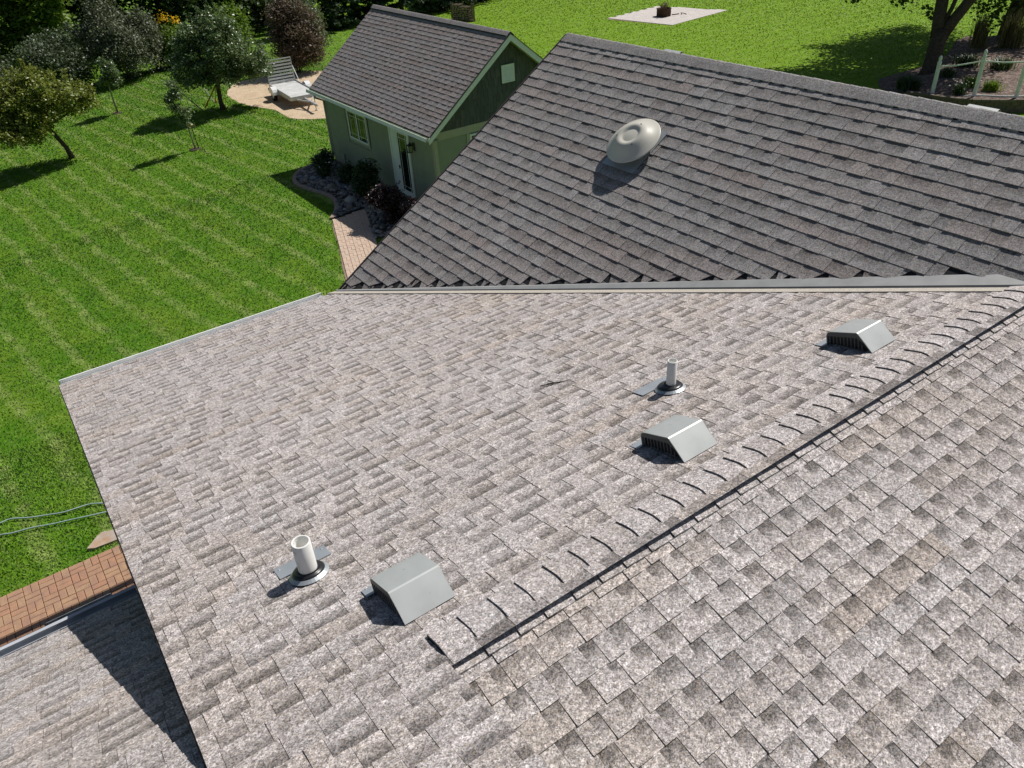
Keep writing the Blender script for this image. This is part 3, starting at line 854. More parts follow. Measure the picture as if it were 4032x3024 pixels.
# lap siding: one board per course, cut round the openings
SB = M['sage_board']
DOOR = (21.28, 22.52); WIN = (24.10, 25.64)
def board_w(y0, y1, z, h):
    m = MB()
    m.mesh([(XW - .014, y0, z), (XW - .014, y1, z), (XW - .003, y1, z + h), (XW - .003, y0, z + h), (XW + .02, y0, z), (XW + .02, y1, z), (XW + .02, y1, z + h), (XW + .02, y0, z + h)],
           [(0, 1, 2, 3), (0, 4, 5, 1), (3, 2, 6, 7), (0, 3, 7, 4), (1, 5, 6, 2)])
    m.build('siding_board', SB, shed)
z = -.70; hb = .158
while z < 1.60:
    h = min(hb, 1.61 - z)
    for y0, y1 in ((YW + .10, DOOR[0] - .09), (DOOR[1] + .02, WIN[0] - .10), (WIN[1] + .10, YWF - .02), (WIN[0] - .10, WIN[1] + .10)):
        if abs(y0 - (WIN[0] - .10)) < .01 and z + h > .32: continue
        board_w(y0, y1, z, h + .012)
    z += hb
def board_s(x0, x1, z, h):
    m = MB()
    m.mesh([(x0, YW - .014, z), (x1, YW - .014, z), (x1, YW - .003, z + h), (x0, YW - .003, z + h), (x0, YW + .02, z), (x1, YW + .02, z), (x1, YW + .02, z + h), (x0, YW + .02, z + h)],
           [(0, 1, 2, 3), (0, 4, 5, 1), (3, 2, 6, 7), (0, 3, 7, 4), (1, 5, 6, 2)])
    m.build('siding_board', SB, shed)
z = -.70
while z < 1.50:
    h = min(hb, 1.52 - z)
    board_s(XW + .085, 12.16, z, h + .012); board_s(14.1, XWR - .1, z, h + .012)
    if z < .35: board_s(12.16, 14.1, z, h + .012)
    z += hb
# corner boards, frieze, water table
for (a, b) in (((XW - .022, YW - .024, -.72), (XW + .085, YW - .0155, 1.52)), ((XW - .024, YW - .022, -.72), (XW - .0155, YW + .10, 1.60)), ((XWR - .09, YW - .024, -.72), (XWR + .02, YW - .0155, 1.52)), ((XW - .024, YWF - .02, -.72), (XW + .0, YWF + .03, 1.60))):
    m = MB(); m.box(a, b); m.build('corner_board', M['tan_board'], shed)
m = MB(); m.box((XW - .022, YW - .026, 1.522), (XWR + .02, YW + .01, 1.74)); m.build('frieze_board', M['tan_board'], shed)
# cedar shakes in the gable
r = random.Random(5)
z = 1.742
row = 0
while z < SZR - .30:
    hh = .232
    xl = SX + (z + .15 - SZE) / MS; 
    x = xl + .0 - r.uniform(0, .1)
    while x < 2 * SXR - xl:
        wd = r.uniform(.10, .24)
        xa, xb = x, x + wd - .008
        zt = z + hh + .03
        def zmax(xx): return SZE + MS * (min(xx, 2 * SXR - xx) - SX) - .155
        ya = max(xa, XW - .01); yb = min(xb, XWR)
        x += wd
        if yb - ya < .03: continue
        ta, tb2 = min(zt, zmax(ya)), min(zt, zmax(yb))
        zb = z + r.uniform(-.012, .012)
        if max(ta, tb2) < zb + .02: continue
        ta, tb2 = max(ta, zb + .002), max(tb2, zb + .002)
        if ya < 13.99 and yb > 13.53 and z < 3.19 and zt > 2.72: 
            if ya > 13.50 and yb < 14.02 and z > 2.74 and zt < 3.2: continue
        m = MB(); th = .020 + r.uniform(-.003, .004)
        m.mesh([(ya, YW - th, zb), (yb, YW - th, zb), (yb, YW - .004, tb2), (ya, YW - .004, ta), (ya, YW + .01, zb), (yb, YW + .01, zb), (yb, YW + .01, tb2), (ya, YW + .01, ta)],
               [(0, 1, 2, 3), (0, 4, 5, 1), (0, 3, 7, 4), (1, 5, 6, 2), (3, 2, 6, 7)])
        m.build('shake', M['shake'], shed)
    z += hh; row += 1
# gable louvre
m = MB()
for a, b in (((13.53, YW - .05, 2.70), (13.57, YW - .018, 3.20)), ((13.95, YW - .05, 2.70), (13.99, YW - .018, 3.20)), ((13.57, YW - .05, 2.70), (13.95, YW - .018, 2.74)), ((13.57, YW - .05, 3.16), (13.95, YW - .018, 3.20))): m.box(a, b)
gv = m.build('gable_vent', M['trim_white'], shed)
m = MB(); m.box((13.50, YW - .034, 2.67), (14.02, YW - .021, 3.23)); m.build('vent_surround', M['shake'], shed)
for k in range(8):
    m = MB(); zz = 2.745 + k * .052
    m.mesh([(13.57, YW - .046, zz), (13.95, YW - .046, zz), (13.95, YW - .0355, zz + .05), (13.57, YW - .0355, zz + .05)], [(0, 1, 2, 3)])
    m.build('vent_slat', M['trim_white'], gv)
def window_x(y0, y1, z0, z1, casing):
    """window in the wall facing -x"""
    f = MB()
    c = casing
    for a, b in (((XW - .030, y0 - c, z0 - c), (XW - .012, y0, z1 + c * .6)), ((XW - .030, y1, z0 - c), (XW - .012, y1 + c, z1 + c * .6)), ((XW - .030, y0, z0 - c), (XW - .012, y1, z0)), ((XW - .030, y0, z1), (XW - .012, y1, z1 + c * .6))): f.box(a, b)
    f.build('casing', M['tan_board'], shed)
    f = MB(); w = .055
    for a, b in (((XW - .038, y0, z0), (XW + .0, y0 + w, z1)), ((XW - .038, y1 - w, z0), (XW + .0, y1, z1)), ((XW - .038, y0 + w, z0), (XW + .0, y1 - w, z0 + w)), ((XW - .038, y0 + w, z1 - w), (XW + .0, y1 - w, z1))): f.box(a, b)
    ym = (y0 + y1) / 2
    f.box((XW - .034, ym - .03, z0 + w), (XW - .0, ym + .03, z1 - w))
    win = f.build('window', M['trim_white'], shed)
    for ya, yb in ((y0 + w, ym - .03), (ym + .03, y1 - w)):
        g = MB(); g.box((XW - .016, ya, z0 + w), (XW - .008, yb, z1 - w)); g.build('pane', M['glass'], win)
        for yy in (ya + .13, yb - .13):
            g = MB(); g.box((XW - .020, yy - .007, z0 + w), (XW - .0165, yy + .007, z1 - w)); g.build('muntin', M['trim_white'], win)
        for zz in (z0 + w + .13, z1 - w - .13):
            for u0, u1 in ((ya, ya + .123), (ya + .137, yb - .137), (yb - .123, yb)):
                g = MB(); g.box((XW - .020, u0, zz - .007), (XW - .0165, u1, zz + .007)); g.build('muntin', M['trim_white'], win)
window_x(WIN[0] + .04, WIN[1] - .10, .45, 1.42, .085)
# window in the gable wall
f = MB(); x0, x1, z0, z1 = 12.27, 14.0, .45, 1.475
for a, b in (((x0 - .11, YW - .026, z0), (x0, YW - .012, z1 + .045)), ((x1, YW - .026, z0), (x1 + .10, YW - .012, z1 + .045)), ((x0 - .11, YW - .026, z0 - .1), (x1 + .1, YW - .012, z0))): f.box(a, b)
f.build('casing', M['tan_board'], shed)
f = MB(); w = .055
for a, b in (((x0, YW - .036, z0), (x0 + w, YW, z1)), ((x1 - w, YW - .036, z0), (x1, YW, z1)), ((x0 + w, YW - .036, z0), (x1 - w, YW, z0 + w)), ((x0 + w, YW - .036, z1 - w), (x1 - w, YW, z1)), (((x0 + x1) / 2 - .03, YW - .034, z0 + w), ((x0 + x1) / 2 + .03, YW, z1 - w))): f.box(a, b)
w2 = f.build('window', M['trim_white'], shed)
for xa, xb in ((x0 + w, (x0 + x1) / 2 - .03), ((x0 + x1) / 2 + .03, x1 - w)):
    g = MB(); g.box((xa, YW - .016, z0 + w), (xb, YW - .008, z1 - w)); g.build('pane', M['glass'], w2)
    for xx in (xa + .13, xb - .13):
        g = MB(); g.box((xx - .008, YW - .020, z0 + w), (xx + .008, YW - .0165, z1 - w)); g.build('muntin', M['trim_white'], w2)
    g = MB(); g.box((xa, YW - .0245, z1 - w - .14), (xb, YW - .021, z1 - w - .124)); g.build('muntin', M['trim_white'], w2)
# door with a glazed leaf and a plain white side panel
y0, y1, z0, z1 = DOOR[0], DOOR[1], -.66, 1.47
f = MB()
for a, b in (((XW - .034, y1 - .06, z0), (XW, y1 + .02, z1)), ((XW - .034, y0 - .02, z0), (XW, y0 + .02, z1)), ((XW - .034, y0 + .02, z1 - .05), (XW, y1 - .06, z1))): f.box(a, b)
f.build('door_frame', M['trim_white'], shed)
f = MB(); f.box((XW - .030, y0 - .09, z0), (XW - .010, y0 - .02, z1)); f.build('casing', M['tan_board'], shed)
f = MB(); f.box((XW - .020, y1 - .40, z0), (XW, y1 - .065, z1 - .055)); f.build('side_panel', M['trim_white'], shed)
f = MB()
ya, yb = y0 + .03, y1 - .41
gz0, gz1, gya, gyb = -.47, 1.34, ya + .10, yb - .12
for a, b in (((XW - .028, ya, z0), (XW, gya, z1 - .055)), ((XW - .028, gyb, z0), (XW, yb, z1 - .055)), ((XW - .028, gya, z0), (XW, gyb, gz0)), ((XW - .028, gya, gz1), (XW, gyb, z1 - .055))): f.box(a, b)
dr = f.build('door', M['trim_white'], shed)
g = MB(); g.box((XW - .014, gya, gz0), (XW - .006, gyb, gz1)); g.build('door_glass', M['glass'], dr)
for yy in (gya + .10, gyb - .10):
    g = MB(); g.box((XW - .019, yy - .008, gz0), (XW - .0145, yy + .008, gz1)); g.build('muntin', M['trim_white'], dr)
for zz in (gz0 + .13, gz1 - .13):
    g = MB(); g.box((XW - .024, gya, zz - .008), (XW - .0195, gyb, zz + .008)); g.build('muntin', M['trim_white'], dr)
m = MB(); m.box((XW - .05, y1 - .47, .18), (XW - .03, y1 - .44, .30)); m.bar((XW - .06, y1 - .455, .26), (XW - .06, y1 - .56, .26), .018, .018); m.build('door_handle', M['black_metal'], dr)
# wall lantern by the door
lx, ly, lz = XW - .16, 20.98, 1.02
f = MB(); f.box((XW - .03, ly - .06, lz - .02), (XW - .0145, ly + .06, lz + .22)); f.bar((XW - .03, ly, lz + .16), (lx, ly, lz + .24), .02, .02)
lan = f.build('wall_lantern', M['black_metal'], shed)
f = MB()
for a in (-1, 1):
    for b in (-1, 1): f.bar((lx + a * .055, ly + b * .055, lz - .04), (lx + a * .065, ly + b * .065, lz + .15), .012, .012)
f.box((lx - .062, ly - .062, lz - .055), (lx + .062, ly + .062, lz - .04)); f.box((lx - .075, ly - .075, lz + .15), (lx + .075, ly + .075, lz + .165))
f.mesh([(lx - .075, ly - .075, lz + .166), (lx + .075, ly - .075, lz + .166), (lx + .075, ly + .075, lz + .166), (lx - .075, ly + .075, lz + .166), (lx, ly, lz + .235)], [(0, 1, 4), (1, 2, 4), (2, 3, 4), (3, 0, 4)])
f.lathe([(.012, .23), (.016, .25), (.008, .27), (0, .275)], 8, 0, Matrix.Translation((lx, ly, lz)))
f.build('cage', M['black_metal'], lan)
f = MB(); f.box((lx - .045, ly - .045, lz - .038), (lx + .045, ly + .045, lz + .148)); f.build('lamp_glass', plain('lamp_glass', (.35, .33, .28), .3, .5), lan)
# outlet box on the wall
m = MB(); m.box((XW - .075, 26.36, -.50), (XW - .0145, 26.45, -.34)); m.build('outlet_box', M['galv'], shed)
m = MB(); m.tube([(XW - .04, 26.41, -.50), (XW - .04, 26.41, -.72), (XW - .06, 26.35, -.80)], .018, 8); m.build('conduit', M['galv'], shed)
MB.build = _build
apparent = _ap

# ------------------------------------------------------------------ paving
def paver_mesh(w, l, h, mat, seed):
    r = random.Random(seed)
    mb = MB(); c = .005
    b = [(-w / 2, -l / 2), (w / 2, -l / 2), (w / 2, l / 2), (-w / 2, l / 2)]
    j = lambda s: r.uniform(-.0015, .0015) * s
    low = [(x, y, -h) for x, y in b]; mid = [(x, y, -c) for x, y in b]; top = [(x * (1 - 2 * c / w) + j(1), y * (1 - 2 * c / l) + j(1), 0) for x, y in b]
    v = low + mid + top
    f = [(8, 9, 10, 11)]
    for q in (0, 4):
        for i in range(4): f.append((q + i, q + (i + 1) % 4, q + 4 + (i + 1) % 4, q + 4 + i))
    mb.mesh(v, f)
    return mb.data('paver', mat)
def inside(p, poly):
    x, y = p; c = False; n = len(poly)
    for i in range(n):
        x0, y0 = poly[i]; x1, y1 = poly[(i + 1) % n]
        if (y0 > y) != (y1 > y) and x < (x1 - x0) * (y - y0) / (y1 - y0) + x0: c = not c
    return c
def dist_cam_visible(p):
    d = Vector(p) - CAM_POS; f = d.dot(FWD)
    if f < .1: return 0
    x, y = d.dot(RIGHT) / f * 3050, d.dot(DOWN) / f * 3050
    return 1 / f if abs(x) < 2080 and abs(y) < 1560 else 0
def basketweave(parent, origin, ang, block, test, hfun, mat, nx, ny, limit=300, seed=1):
    r = random.Random(seed)
    meshes = [paver_mesh(block / 2 - .006, block - .006, .05, mat, k) for k in range(4)]
    ca, sa = math.cos(ang), math.sin(ang)
    items = []
    for j in range(ny):
        for i in range(nx):
            for k in (-1, 1):
                horiz = (i + j) % 2
                u = (i + .5) * block + (0 if horiz else k * block / 4); v = (j + .5) * block + (k * block / 4 if horiz else 0)
                x = origin[0] + u * ca - v * sa; y = origin[1] + u * sa + v * ca
                if not test((x, y)): continue
                items.append((x, y, hfun(x, y) + r.uniform(-.002, .002), ang + (math.pi / 2 if horiz else 0) + r.uniform(-.008, .008), r.choice(meshes), r.uniform(-.006, .006), r.uniform(-.006, .006)))
    items.sort(key=lambda t: -dist_cam_visible(t[:3]))
    for t in items[:limit]:
        o = bpy.data.objects.new('paver', t[4]); COL.objects.link(o); o.parent = parent
        o.location = t[:3]; o.rotation_euler = (t[5], t[6], t[3])
    if len(items) > limit:
        mb = MB()
        for t in items[limit:]:
            m = Matrix.Translation(t[:3]) @ Matrix.Rotation(t[3], 4, 'Z')
            w, l = block / 2 - .006, block - .006
            mb.box((-w / 2, -l / 2, -.04), (w / 2, l / 2, 0), 0, m)
        tag(mb.build('paver_field', mat, parent), kind='stuff')

def ground_sheet(name, poly, mat, lift, step=0.4, kind='structure', zf=gz):
    """sheet draped over the terrain inside a polygon outline"""
    import bmesh
    bm = bmesh.new()
    vs_ = [bm.verts.new((x, y, 0)) for x, y in poly]
    bm.faces.new(vs_)
    xs = [p[0] for p in poly]; ys = [p[1] for p in poly]
    for ax, lo, hi in ((0, min(xs), max(xs)), (1, min(ys), max(ys))):
        for c in np.arange(lo + step, hi, step):
            co = [0, 0, 0]; co[ax] = c; no = [0, 0, 0]; no[ax] = 1
            bmesh.ops.bisect_plane(bm, geom=bm.verts[:] + bm.edges[:] + bm.faces[:], plane_co=co, plane_no=no)
    for v in bm.verts: v.co.z = zf(v.co.x, v.co.y) + lift
    me = bpy.data.meshes.new(name); bm.to_mesh(me); bm.free()
    me.materials.append(mat)
    o = bpy.data.objects.new(name, me); COL.objects.link(o)
    return tag(o, kind=kind) if kind else o

# brick patio beside the house, lower left
patio_poly = [(-3.2, 8.9), (.06, 8.9), (.06, 10.33), (-3.2, 10.33)]
patio = ground_sheet('patio', patio_poly, M['joint'], .006)
basketweave(patio, (-3.2, 8.93), 0, .200, lambda p: inside(p, patio_poly), lambda x, y: .028, M['paver_red'], 17, 7, 240, 3)
mat_root = empty('doormat', Matrix.Translation((-1.02, 9.16, .030)))
tag(mat_root, 'dark grey ribbed doormat on the shaded brick patio beside the gutter', 'doormat')
m = MB(); m.box((-.42, -.14, 0), (.42, .26, .012)); m.build('backing', plain('mat_rubber', (.10, .11, .12), .8), mat_root)
for k in range(9):
    m = MB(); m.box((-.41, -.125 + k * .042, .0125), (.41, -.105 + k * .042, .026)); m.build('rib', plain('mat_rib', (.15, .165, .175), .8), mat_root) if k == 0 else m.build('rib', bpy.data.materials['mat_rib'], mat_root)
# clay path to the shed
pd = Vector((-.336, -.942)); pa = math.atan2(pd.y, pd.x)
path_poly = [(8.50, 22.18), (9.62, 22.16), (9.60, 21.95), (9.20, 21.02), (8.69, 19.65), (8.51, 19.15), (6.6, 13.8), (5.5, 13.8), (7.28, 18.96), (7.60, 19.74), (7.88, 20.49), (8.22, 21.55)]
path = ground_sheet('path', path_poly, M['joint_pale'], .008)
px0 = Vector((8.60, 22.40)); 
basketweave(path, (px0.x - .02, px0.y), pa, .213, lambda p: inside(p, path_poly), lambda x, y: gz(x, y) + .026, M['paver_tan'], 46, 8, 300, 5)

# flagstone in the lawn
fl = [(-.69, 10.53), (-.62, 10.62), (-.57, 10.68), (-.50, 10.75), (-.43, 10.78), (-.34, 10.73), (-.21, 10.68), (-.12, 10.62), (-.10, 10.48), (-.26, 10.45), (-.42, 10.47), (-.59, 10.47)]
m = MB(); k = len(fl)
m.mesh([(x, y, gz(x, y) + .045 + .01 * math.sin(9 * x + 5 * y)) for x, y in fl] + [(x * 1.02, y, gz(x, y) - .03) for x, y in fl], [tuple(range(k))] + [(i, (i + 1) % k, k + (i + 1) % k, k + i) for i in range(k)])
tag(m.build('flagstone', M['flag'], fix=True), 'rust stained flat flagstone set in the grass beside the brick patio', 'stone')

# garden hose: two runs across the lawn
def smooth_path(p, n=6):
    out = []
    for i in range(len(p) - 1):
        p0 = Vector(p[max(i - 1, 0)]); p1 = Vector(p[i]); p2 = Vector(p[i + 1]); p3 = Vector(p[min(i + 2, len(p) - 1)])
        for k in range(n):
            t = k / n
            out.append(0.5 * ((2 * p1) + (p2 - p0) * t + (2 * p0 - 5 * p1 + 4 * p2 - p3) * t * t + (3 * p1 - p0 - 3 * p2 + p3) * t ** 3))
    return out + [Vector(p[-1])]
h1 = [(-2.6, 12.3), (-2.0, 12.33), (-1.72, 12.22), (-1.55, 12.21), (-1.3, 12.01), (-1.06, 11.87), (-.84, 11.75), (-.65, 11.71), (-.44, 11.66), (-.24, 11.50), (-.12, 11.41), (.2, 11.2)]
h2 = [(-2.6, 12.1), (-2.1, 11.95), (-1.74, 11.85), (-1.58, 11.76), (-1.29, 11.67), (-1.03, 11.54), (-.77, 11.44), (-.5, 11.33), (-.23, 11.23), (-.1, 11.18), (.2, 11.1)]
for hp, lab in ((h1, 'pale green garden hose on the grass, the wavier run farther from the patio'), (h2, 'pale green garden hose on the grass, the straighter run nearer the patio')):
    m = MB(); m.tube([(p.x, p.y, gz(p.x, p.y) + .042) for p in smooth_path([(x, y, 0) for x, y in hp])], .0125, 8)
    tag(m.build('garden_hose', M['hose'], smooth=True), lab, 'hose', 'garden hose runs')

# ------------------------------------------------------------------ stone bed at the shed
bed_out = [(11.04, 27.75), (10.39, 27.54), (9.89, 27.37), (9.39, 27.03), (9.09, 26.62), (8.94, 26.04), (8.98, 25.5), (9.13, 24.83), (9.25, 24.21), (9.25, 23.68), (9.12, 23.18), (8.85, 22.66), (8.51, 22.25)]
bed_poly = bed_out + [(9.62, 22.2), (9.66, 21.95), (9.22, 21.02), (8.95, 20.31), (8.78, 19.83), (11.04, 19.0), (11.04, 27.3)]
bed = ground_sheet('stone_bed', bed_poly, M['joint'], .012)
def ellipsoid(mb, c, rx, ry, rz, rotz, tint, r, n=7, mrows=4):
    base = len(mb.v)
    cr, sr_ = math.cos(rotz), math.sin(rotz)
    jit = [r.uniform(.86, 1.12) for _ in range(n * mrows + 2)]
    def put(x, y, z):
        mb.v.append((c[0] + x * cr - y * sr_, c[1] + x * sr_ + y * cr, c[2] + z))
    put(0, 0, rz); 
    for i in range(1, mrows + 1):
        th = math.pi * i / (mrows + 1)
        for k in range(n):
            a = 2 * math.pi * (k + .5 * (i % 2)) / n; q = jit[(i - 1) * n + k]
            put(rx * math.sin(th) * math.cos(a) * q, ry * math.sin(th) * math.sin(a) * q, rz * math.cos(th) * q)
    put(0, 0, -rz)
    def f(*ix): mb.f.append(tuple(base + i for i in ix)); mb.mi.append(0); mb.t.append(tint); mb.uv.append([(0, 0)] * len(ix))
    for k in range(n): f(0, 1 + k, 1 + (k + 1) % n)
    for i in range(mrows - 1):
        for k in range(n):
            a = 1 + i * n + k; b = 1 + i * n + (k + 1) % n
            f(a, a + n, b + n, b)
    e = 1 + (mrows - 1) * n
    for k in range(n): f(e + k, e + n, e + (k + 1) % n)
r = random.Random(12)
def stone_tint():
    b = r.choice([(.20, .18, .165), (.28, .24, .21), (.15, .145, .145), (.33, .30, .275), (.24, .19, .16), (.19, .20, .21)])
    k = r.uniform(.75, 1.2); return tuple(x * k for x in b)
mb = MB(); cnt = 0
while cnt < 1700:
    x, y = r.uniform(8.5, 11), r.uniform(19.2, 27.6)
    if not inside((x, y), bed_poly): continue
    s = r.choice([.035, .045, .055, .065, .08]) * r.uniform(.8, 1.2)
    ellipsoid(mb, (x, y, gz(x, y) + .012 + s * .25), s * r.uniform(.9, 1.4), s, s * r.uniform(.5, .8), r.uniform(0, 6.3), stone_tint(), r, 6, 3); cnt += 1
tag(mb.build('river_stones', M['stone'], smooth=True, attrs=True), kind='stuff')
for (x, y, s, lab) in ((9.42, 26.20, .11, 'pale round boulder at the outer tip of the stone bed'), (9.56, 25.95, .13, 'blue-grey boulder beside the downspout end in the stone bed'), (9.62, 24.62, .15, 'tan boulder in the middle of the stone bed near the kerb'), (9.58, 23.0, .17, 'largest pinkish boulder, beside the biggest green shrub by the shed'), (10.14, 22.25, .14, 'dark boulder between the purple shrub and the brick path end'), (9.28, 22.50, .11, 'grey boulder in the bed corner next to the brick path')):
    m = MB(); ellipsoid(m, (x, y, gz(x, y) + s * .4), s * 1.25, s, s * .75, r.uniform(0, 6), stone_tint(), r, 10, 6)
    tag(m.build('boulder', M['stone'], smooth=True, attrs=True), lab, 'boulder', 'boulders in the stone bed')
# kerb round the bed, poured in short lengths
kerb = empty('bed_kerb', Matrix.Translation((9.0, 25.0, gz(9.0, 25.0))))
tag(kerb, 'curved tan concrete kerb between the stone bed and the lawn', 'kerb')
kp = smooth_path([(x, y, 0) for x, y in bed_out], 5)
for i in range(0, len(kp) - 1, 2):
    seg = kp[i:i + 3]
    m = MB()
    sec = []
    for q, p in enumerate(seg):
        a = kp[max(i + q - 1, 0)]; b = kp[min(i + q + 1, len(kp) - 1)]
        d = (b - a).normalized(); nrm = Vector((-d.y, d.x, 0))
        pp_ = p + d * (.006 if q == 0 else (-.006 if q == len(seg) - 1 else 0))
        z = gz(p.x, p.y)
        sec.append([(pp_ - nrm * .07 - kerb.location + Vector((0, 0, z - .04))), (pp_ - nrm * .065 - kerb.location + Vector((0, 0, z + .06))), (pp_ + nrm * .065 - kerb.location + Vector((0, 0, z + .07))), (pp_ + nrm * .07 - kerb.location + Vector((0, 0, z - .04)))])
    for q in range(len(sec) - 1):
        for k in range(3): m.poly([sec[q][k], sec[q][k + 1], sec[q + 1][k + 1], sec[q + 1][k]])
    m.poly(sec[0]); m.poly(sec[-1][::-1])
    m.build('kerb_stone', M['kerb'], kerb)
m = MB(); m.bar((8.52, 22.22, gz(8.5, 22.2) + .03), (9.62, 22.19, -.78), .03, .07); tag(m.build('bed_edging', M['black_metal']), 'straight black plastic edging between the path end and the stone bed', 'edging')
m = MB(); ellipsoid(m, (9.86, 22.06, -.77), .24, .16, .05, .3, (.42, .36, .27), r, 9, 4)
tag(m.build('stepping_stone', M['stone'], attrs=True), 'flat tan stepping stone at the top corner of the brick path', 'stone')

# ------------------------------------------------------------------ plants
def leaf_mesh(name, pts, size, mat, seed, up_bias=0.55, tint=None, aspect=0.55, droop=0.0):
    """one mesh of many separate leaf blades (folded diamonds)"""
    g = np.random.default_rng(seed)
    n = len(pts)
    nrm = g.normal(size=(n, 3)); nrm[:, 2] = np.abs(nrm[:, 2]) * (1 + up_bias) + up_bias * .5
    nrm /= np.linalg.norm(nrm, axis=1)[:, None]
    d = g.normal(size=(n, 3)); d[:, 2] -= droop
    d -= nrm * (d * nrm).sum(1)[:, None]; d /= np.linalg.norm(d, axis=1)[:, None]
    s = np.cross(nrm, d)
    L = (size * g.uniform(.65, 1.3, n))[:, None]
    Wd = L * aspect
    v = np.empty((n, 4, 3))
    v[:, 0] = pts - d * L * .5
    v[:, 1] = pts + s * Wd * .5 + nrm * L * .08
    v[:, 2] = pts + d * L * .5
    v[:, 3] = pts - s * Wd * .5 + nrm * L * .08
    me = bpy.data.meshes.new(name)
    me.vertices.add(n * 4); me.vertices.foreach_set('co', v.reshape(-1))
    me.loops.add(n * 6); me.polygons.add(n * 2)
    idx = (np.arange(n) * 4)[:, None] + np.array([0, 1, 2, 0, 2, 3])[None]
    me.loops.foreach_set('vertex_index', idx.reshape(-1).astype(np.int32))
    me.polygons.foreach_set('loop_start', (np.arange(n * 2) * 3).astype(np.int32))
    me.materials.append(mat)
    a = me.attributes.new('tint', 'FLOAT_VECTOR', 'FACE')
    t = np.clip(g.normal(.42, .26, n) if tint is None else tint, 0, 1)
    a.data.foreach_set('vector', np.repeat(np.stack([t, t, t], 1), 2, axis=0).astype(np.float32).ravel())
    me.update(calc_edges=True)
    return me

def crown_points(blobs, n, clump, seed, shell=.55, flat=1.0):
    """leaf positions gathered in clumps through several ellipsoids (centre, radii)"""
    g = np.random.default_rng(seed)
    vol = np.array([r[0] * r[1] * r[2] for c, r in blobs]) ** .72
    cnt = np.maximum((n * vol / vol.sum()).astype(int), 8)
    out, centres = [], []
    for (c, r), k in zip(blobs, cnt):
        nc = max(int(k / 60), 5)
        u = g.normal(size=(nc, 3)); u /= np.linalg.norm(u, axis=1)[:, None]
        rad = shell + (1 - shell) * g.random(nc) ** .6
        rad[g.random(nc) < .22] *= .6
        cc = np.array(c) + u * rad[:, None] * np.array(r) + g.normal(size=(nc, 3)) * .07 * np.array(r)
        centres.append(cc)
        w = g.dirichlet(np.ones(nc) * 2.5) 
        which = g.choice(nc, k, p=w)
        p = cc[which] + g.normal(size=(k, 3)) * np.array([clump, clump, clump * flat])
        out.append(p)
    return np.concatenate(out), np.concatenate(centres)

def plant(name, label, cat, base, blobs, n, size, mat, seed, trunk=None, clump=.16, group=None, limbs=6, bark='bark', up_bias=.55, shell=.55, aspect=.55, part='crown', flat=.8, shoots=None, limb_r=.02):
    root = empty(name, Matrix.Translation(base)); tag(root, label, cat, group)
    B = np.array(base)
    n = int(n * 3.2); size = size * 1.25
    pts, cc = crown_points(blobs, n, clump * 1.1, seed, shell, flat)
    if shoots is not None:
        g = np.random.default_rng(seed + 99); extra = []
        for (x, y, z, L) in shoots:
            m_ = 26
            t = g.random(m_)
            extra.append(np.stack([x + g.normal(size=m_) * .035 + t * g.normal() * .10, y + g.normal(size=m_) * .035, z + t * L], 1))
        pts = np.concatenate([pts] + extra)
    pts = pts[pts[:, 2] > base[2] + .03]
    o = bpy.data.objects.new(part, leaf_mesh(part, pts - B, size, mat, seed, up_bias, aspect=aspect))
    COL.objects.link(o); o.parent = root
    if trunk:
        tp, tr = trunk
        m = MB(); m.tube([Vector(p) - Vector(base) for p in tp], tr, 9)
        m.build('trunk', M[bark], root, smooth=True)
        if limbs:
            rr = random.Random(seed); ci = [cc[rr.randrange(len(cc))] for _ in range(limbs)]
            top = Vector(tp[-1]) - Vector(base)
            for c in ci:
                e = Vector(c) - Vector(base)
                midp = top.lerp(e, .5) + Vector((rr.uniform(-.1, .1), rr.uniform(-.1, .1), -.06 * (e - top).length))
                m = MB(); m.tube([top - Vector((0, 0, tr[-1] * .8)), midp, e], [tr[-1] * .62, limb_r * 1.1, limb_r * .4], 6)
                m.build('limb', M[bark], root, smooth=True)
    else:
        rr = random.Random(seed)
        for _ in range(limbs):
            c = cc[rr.randrange(len(cc))]; e = Vector(c) - Vector(base)
            m = MB(); m.tube([Vector((rr.uniform(-.1, .1), rr.uniform(-.1, .1), -.05)), e * .5 + Vector((rr.uniform(-.1, .1), 0, .1)), e], [limb_r, limb_r * .7, limb_r * .3], 5)
            m.build('stem', M[bark], root)
    return root

def shoots_on(blobs, n, seed, L=(.25, .6)):
    r = random.Random(seed); out = []
    for _ in range(n):
        c, q = r.choice(blobs)
        a = r.uniform(0, 6.28); t = r.uniform(0, .85)
        out.append((c[0] + q[0] * t * math.cos(a), c[1] + q[1] * t * math.sin(a), c[2] + q[2] * math.sqrt(1 - t * t) * .9, r.uniform(*L)))
    return out

# yellow-green apple tree on the left
bA = [((2.5, 37.4, 1.05), (1.5, 1.5, .95)), ((4.3, 37.1, 1.05), (.95, 1.1, .6)), ((1.2, 37.6, .75), (1.1, 1.2, .8)), ((3.0, 37.2, 1.65), (1.15, 1.1, .7)), ((2.2, 36.6, .35), (1.0, .9, .5)), ((1.8, 37.5, .15), (.7, .8, .45))]
plant('apple_tree', 'yellow-green apple tree with a leaning trunk, leftmost on the lawn', 'tree', (3.53, 37.37, gz(3.53, 37.37)), bA, 7600, .105, M['leaf_yellow'], 41,
      ([(3.53, 37.37, -1.30), (3.45, 37.38, -.8), (3.18, 37.40, -.15), (3.02, 37.38, .2)], [.13, .09, .08, .075]), .12, limbs=9, shoots=shoots_on(bA, 34, 3), limb_r=.03)
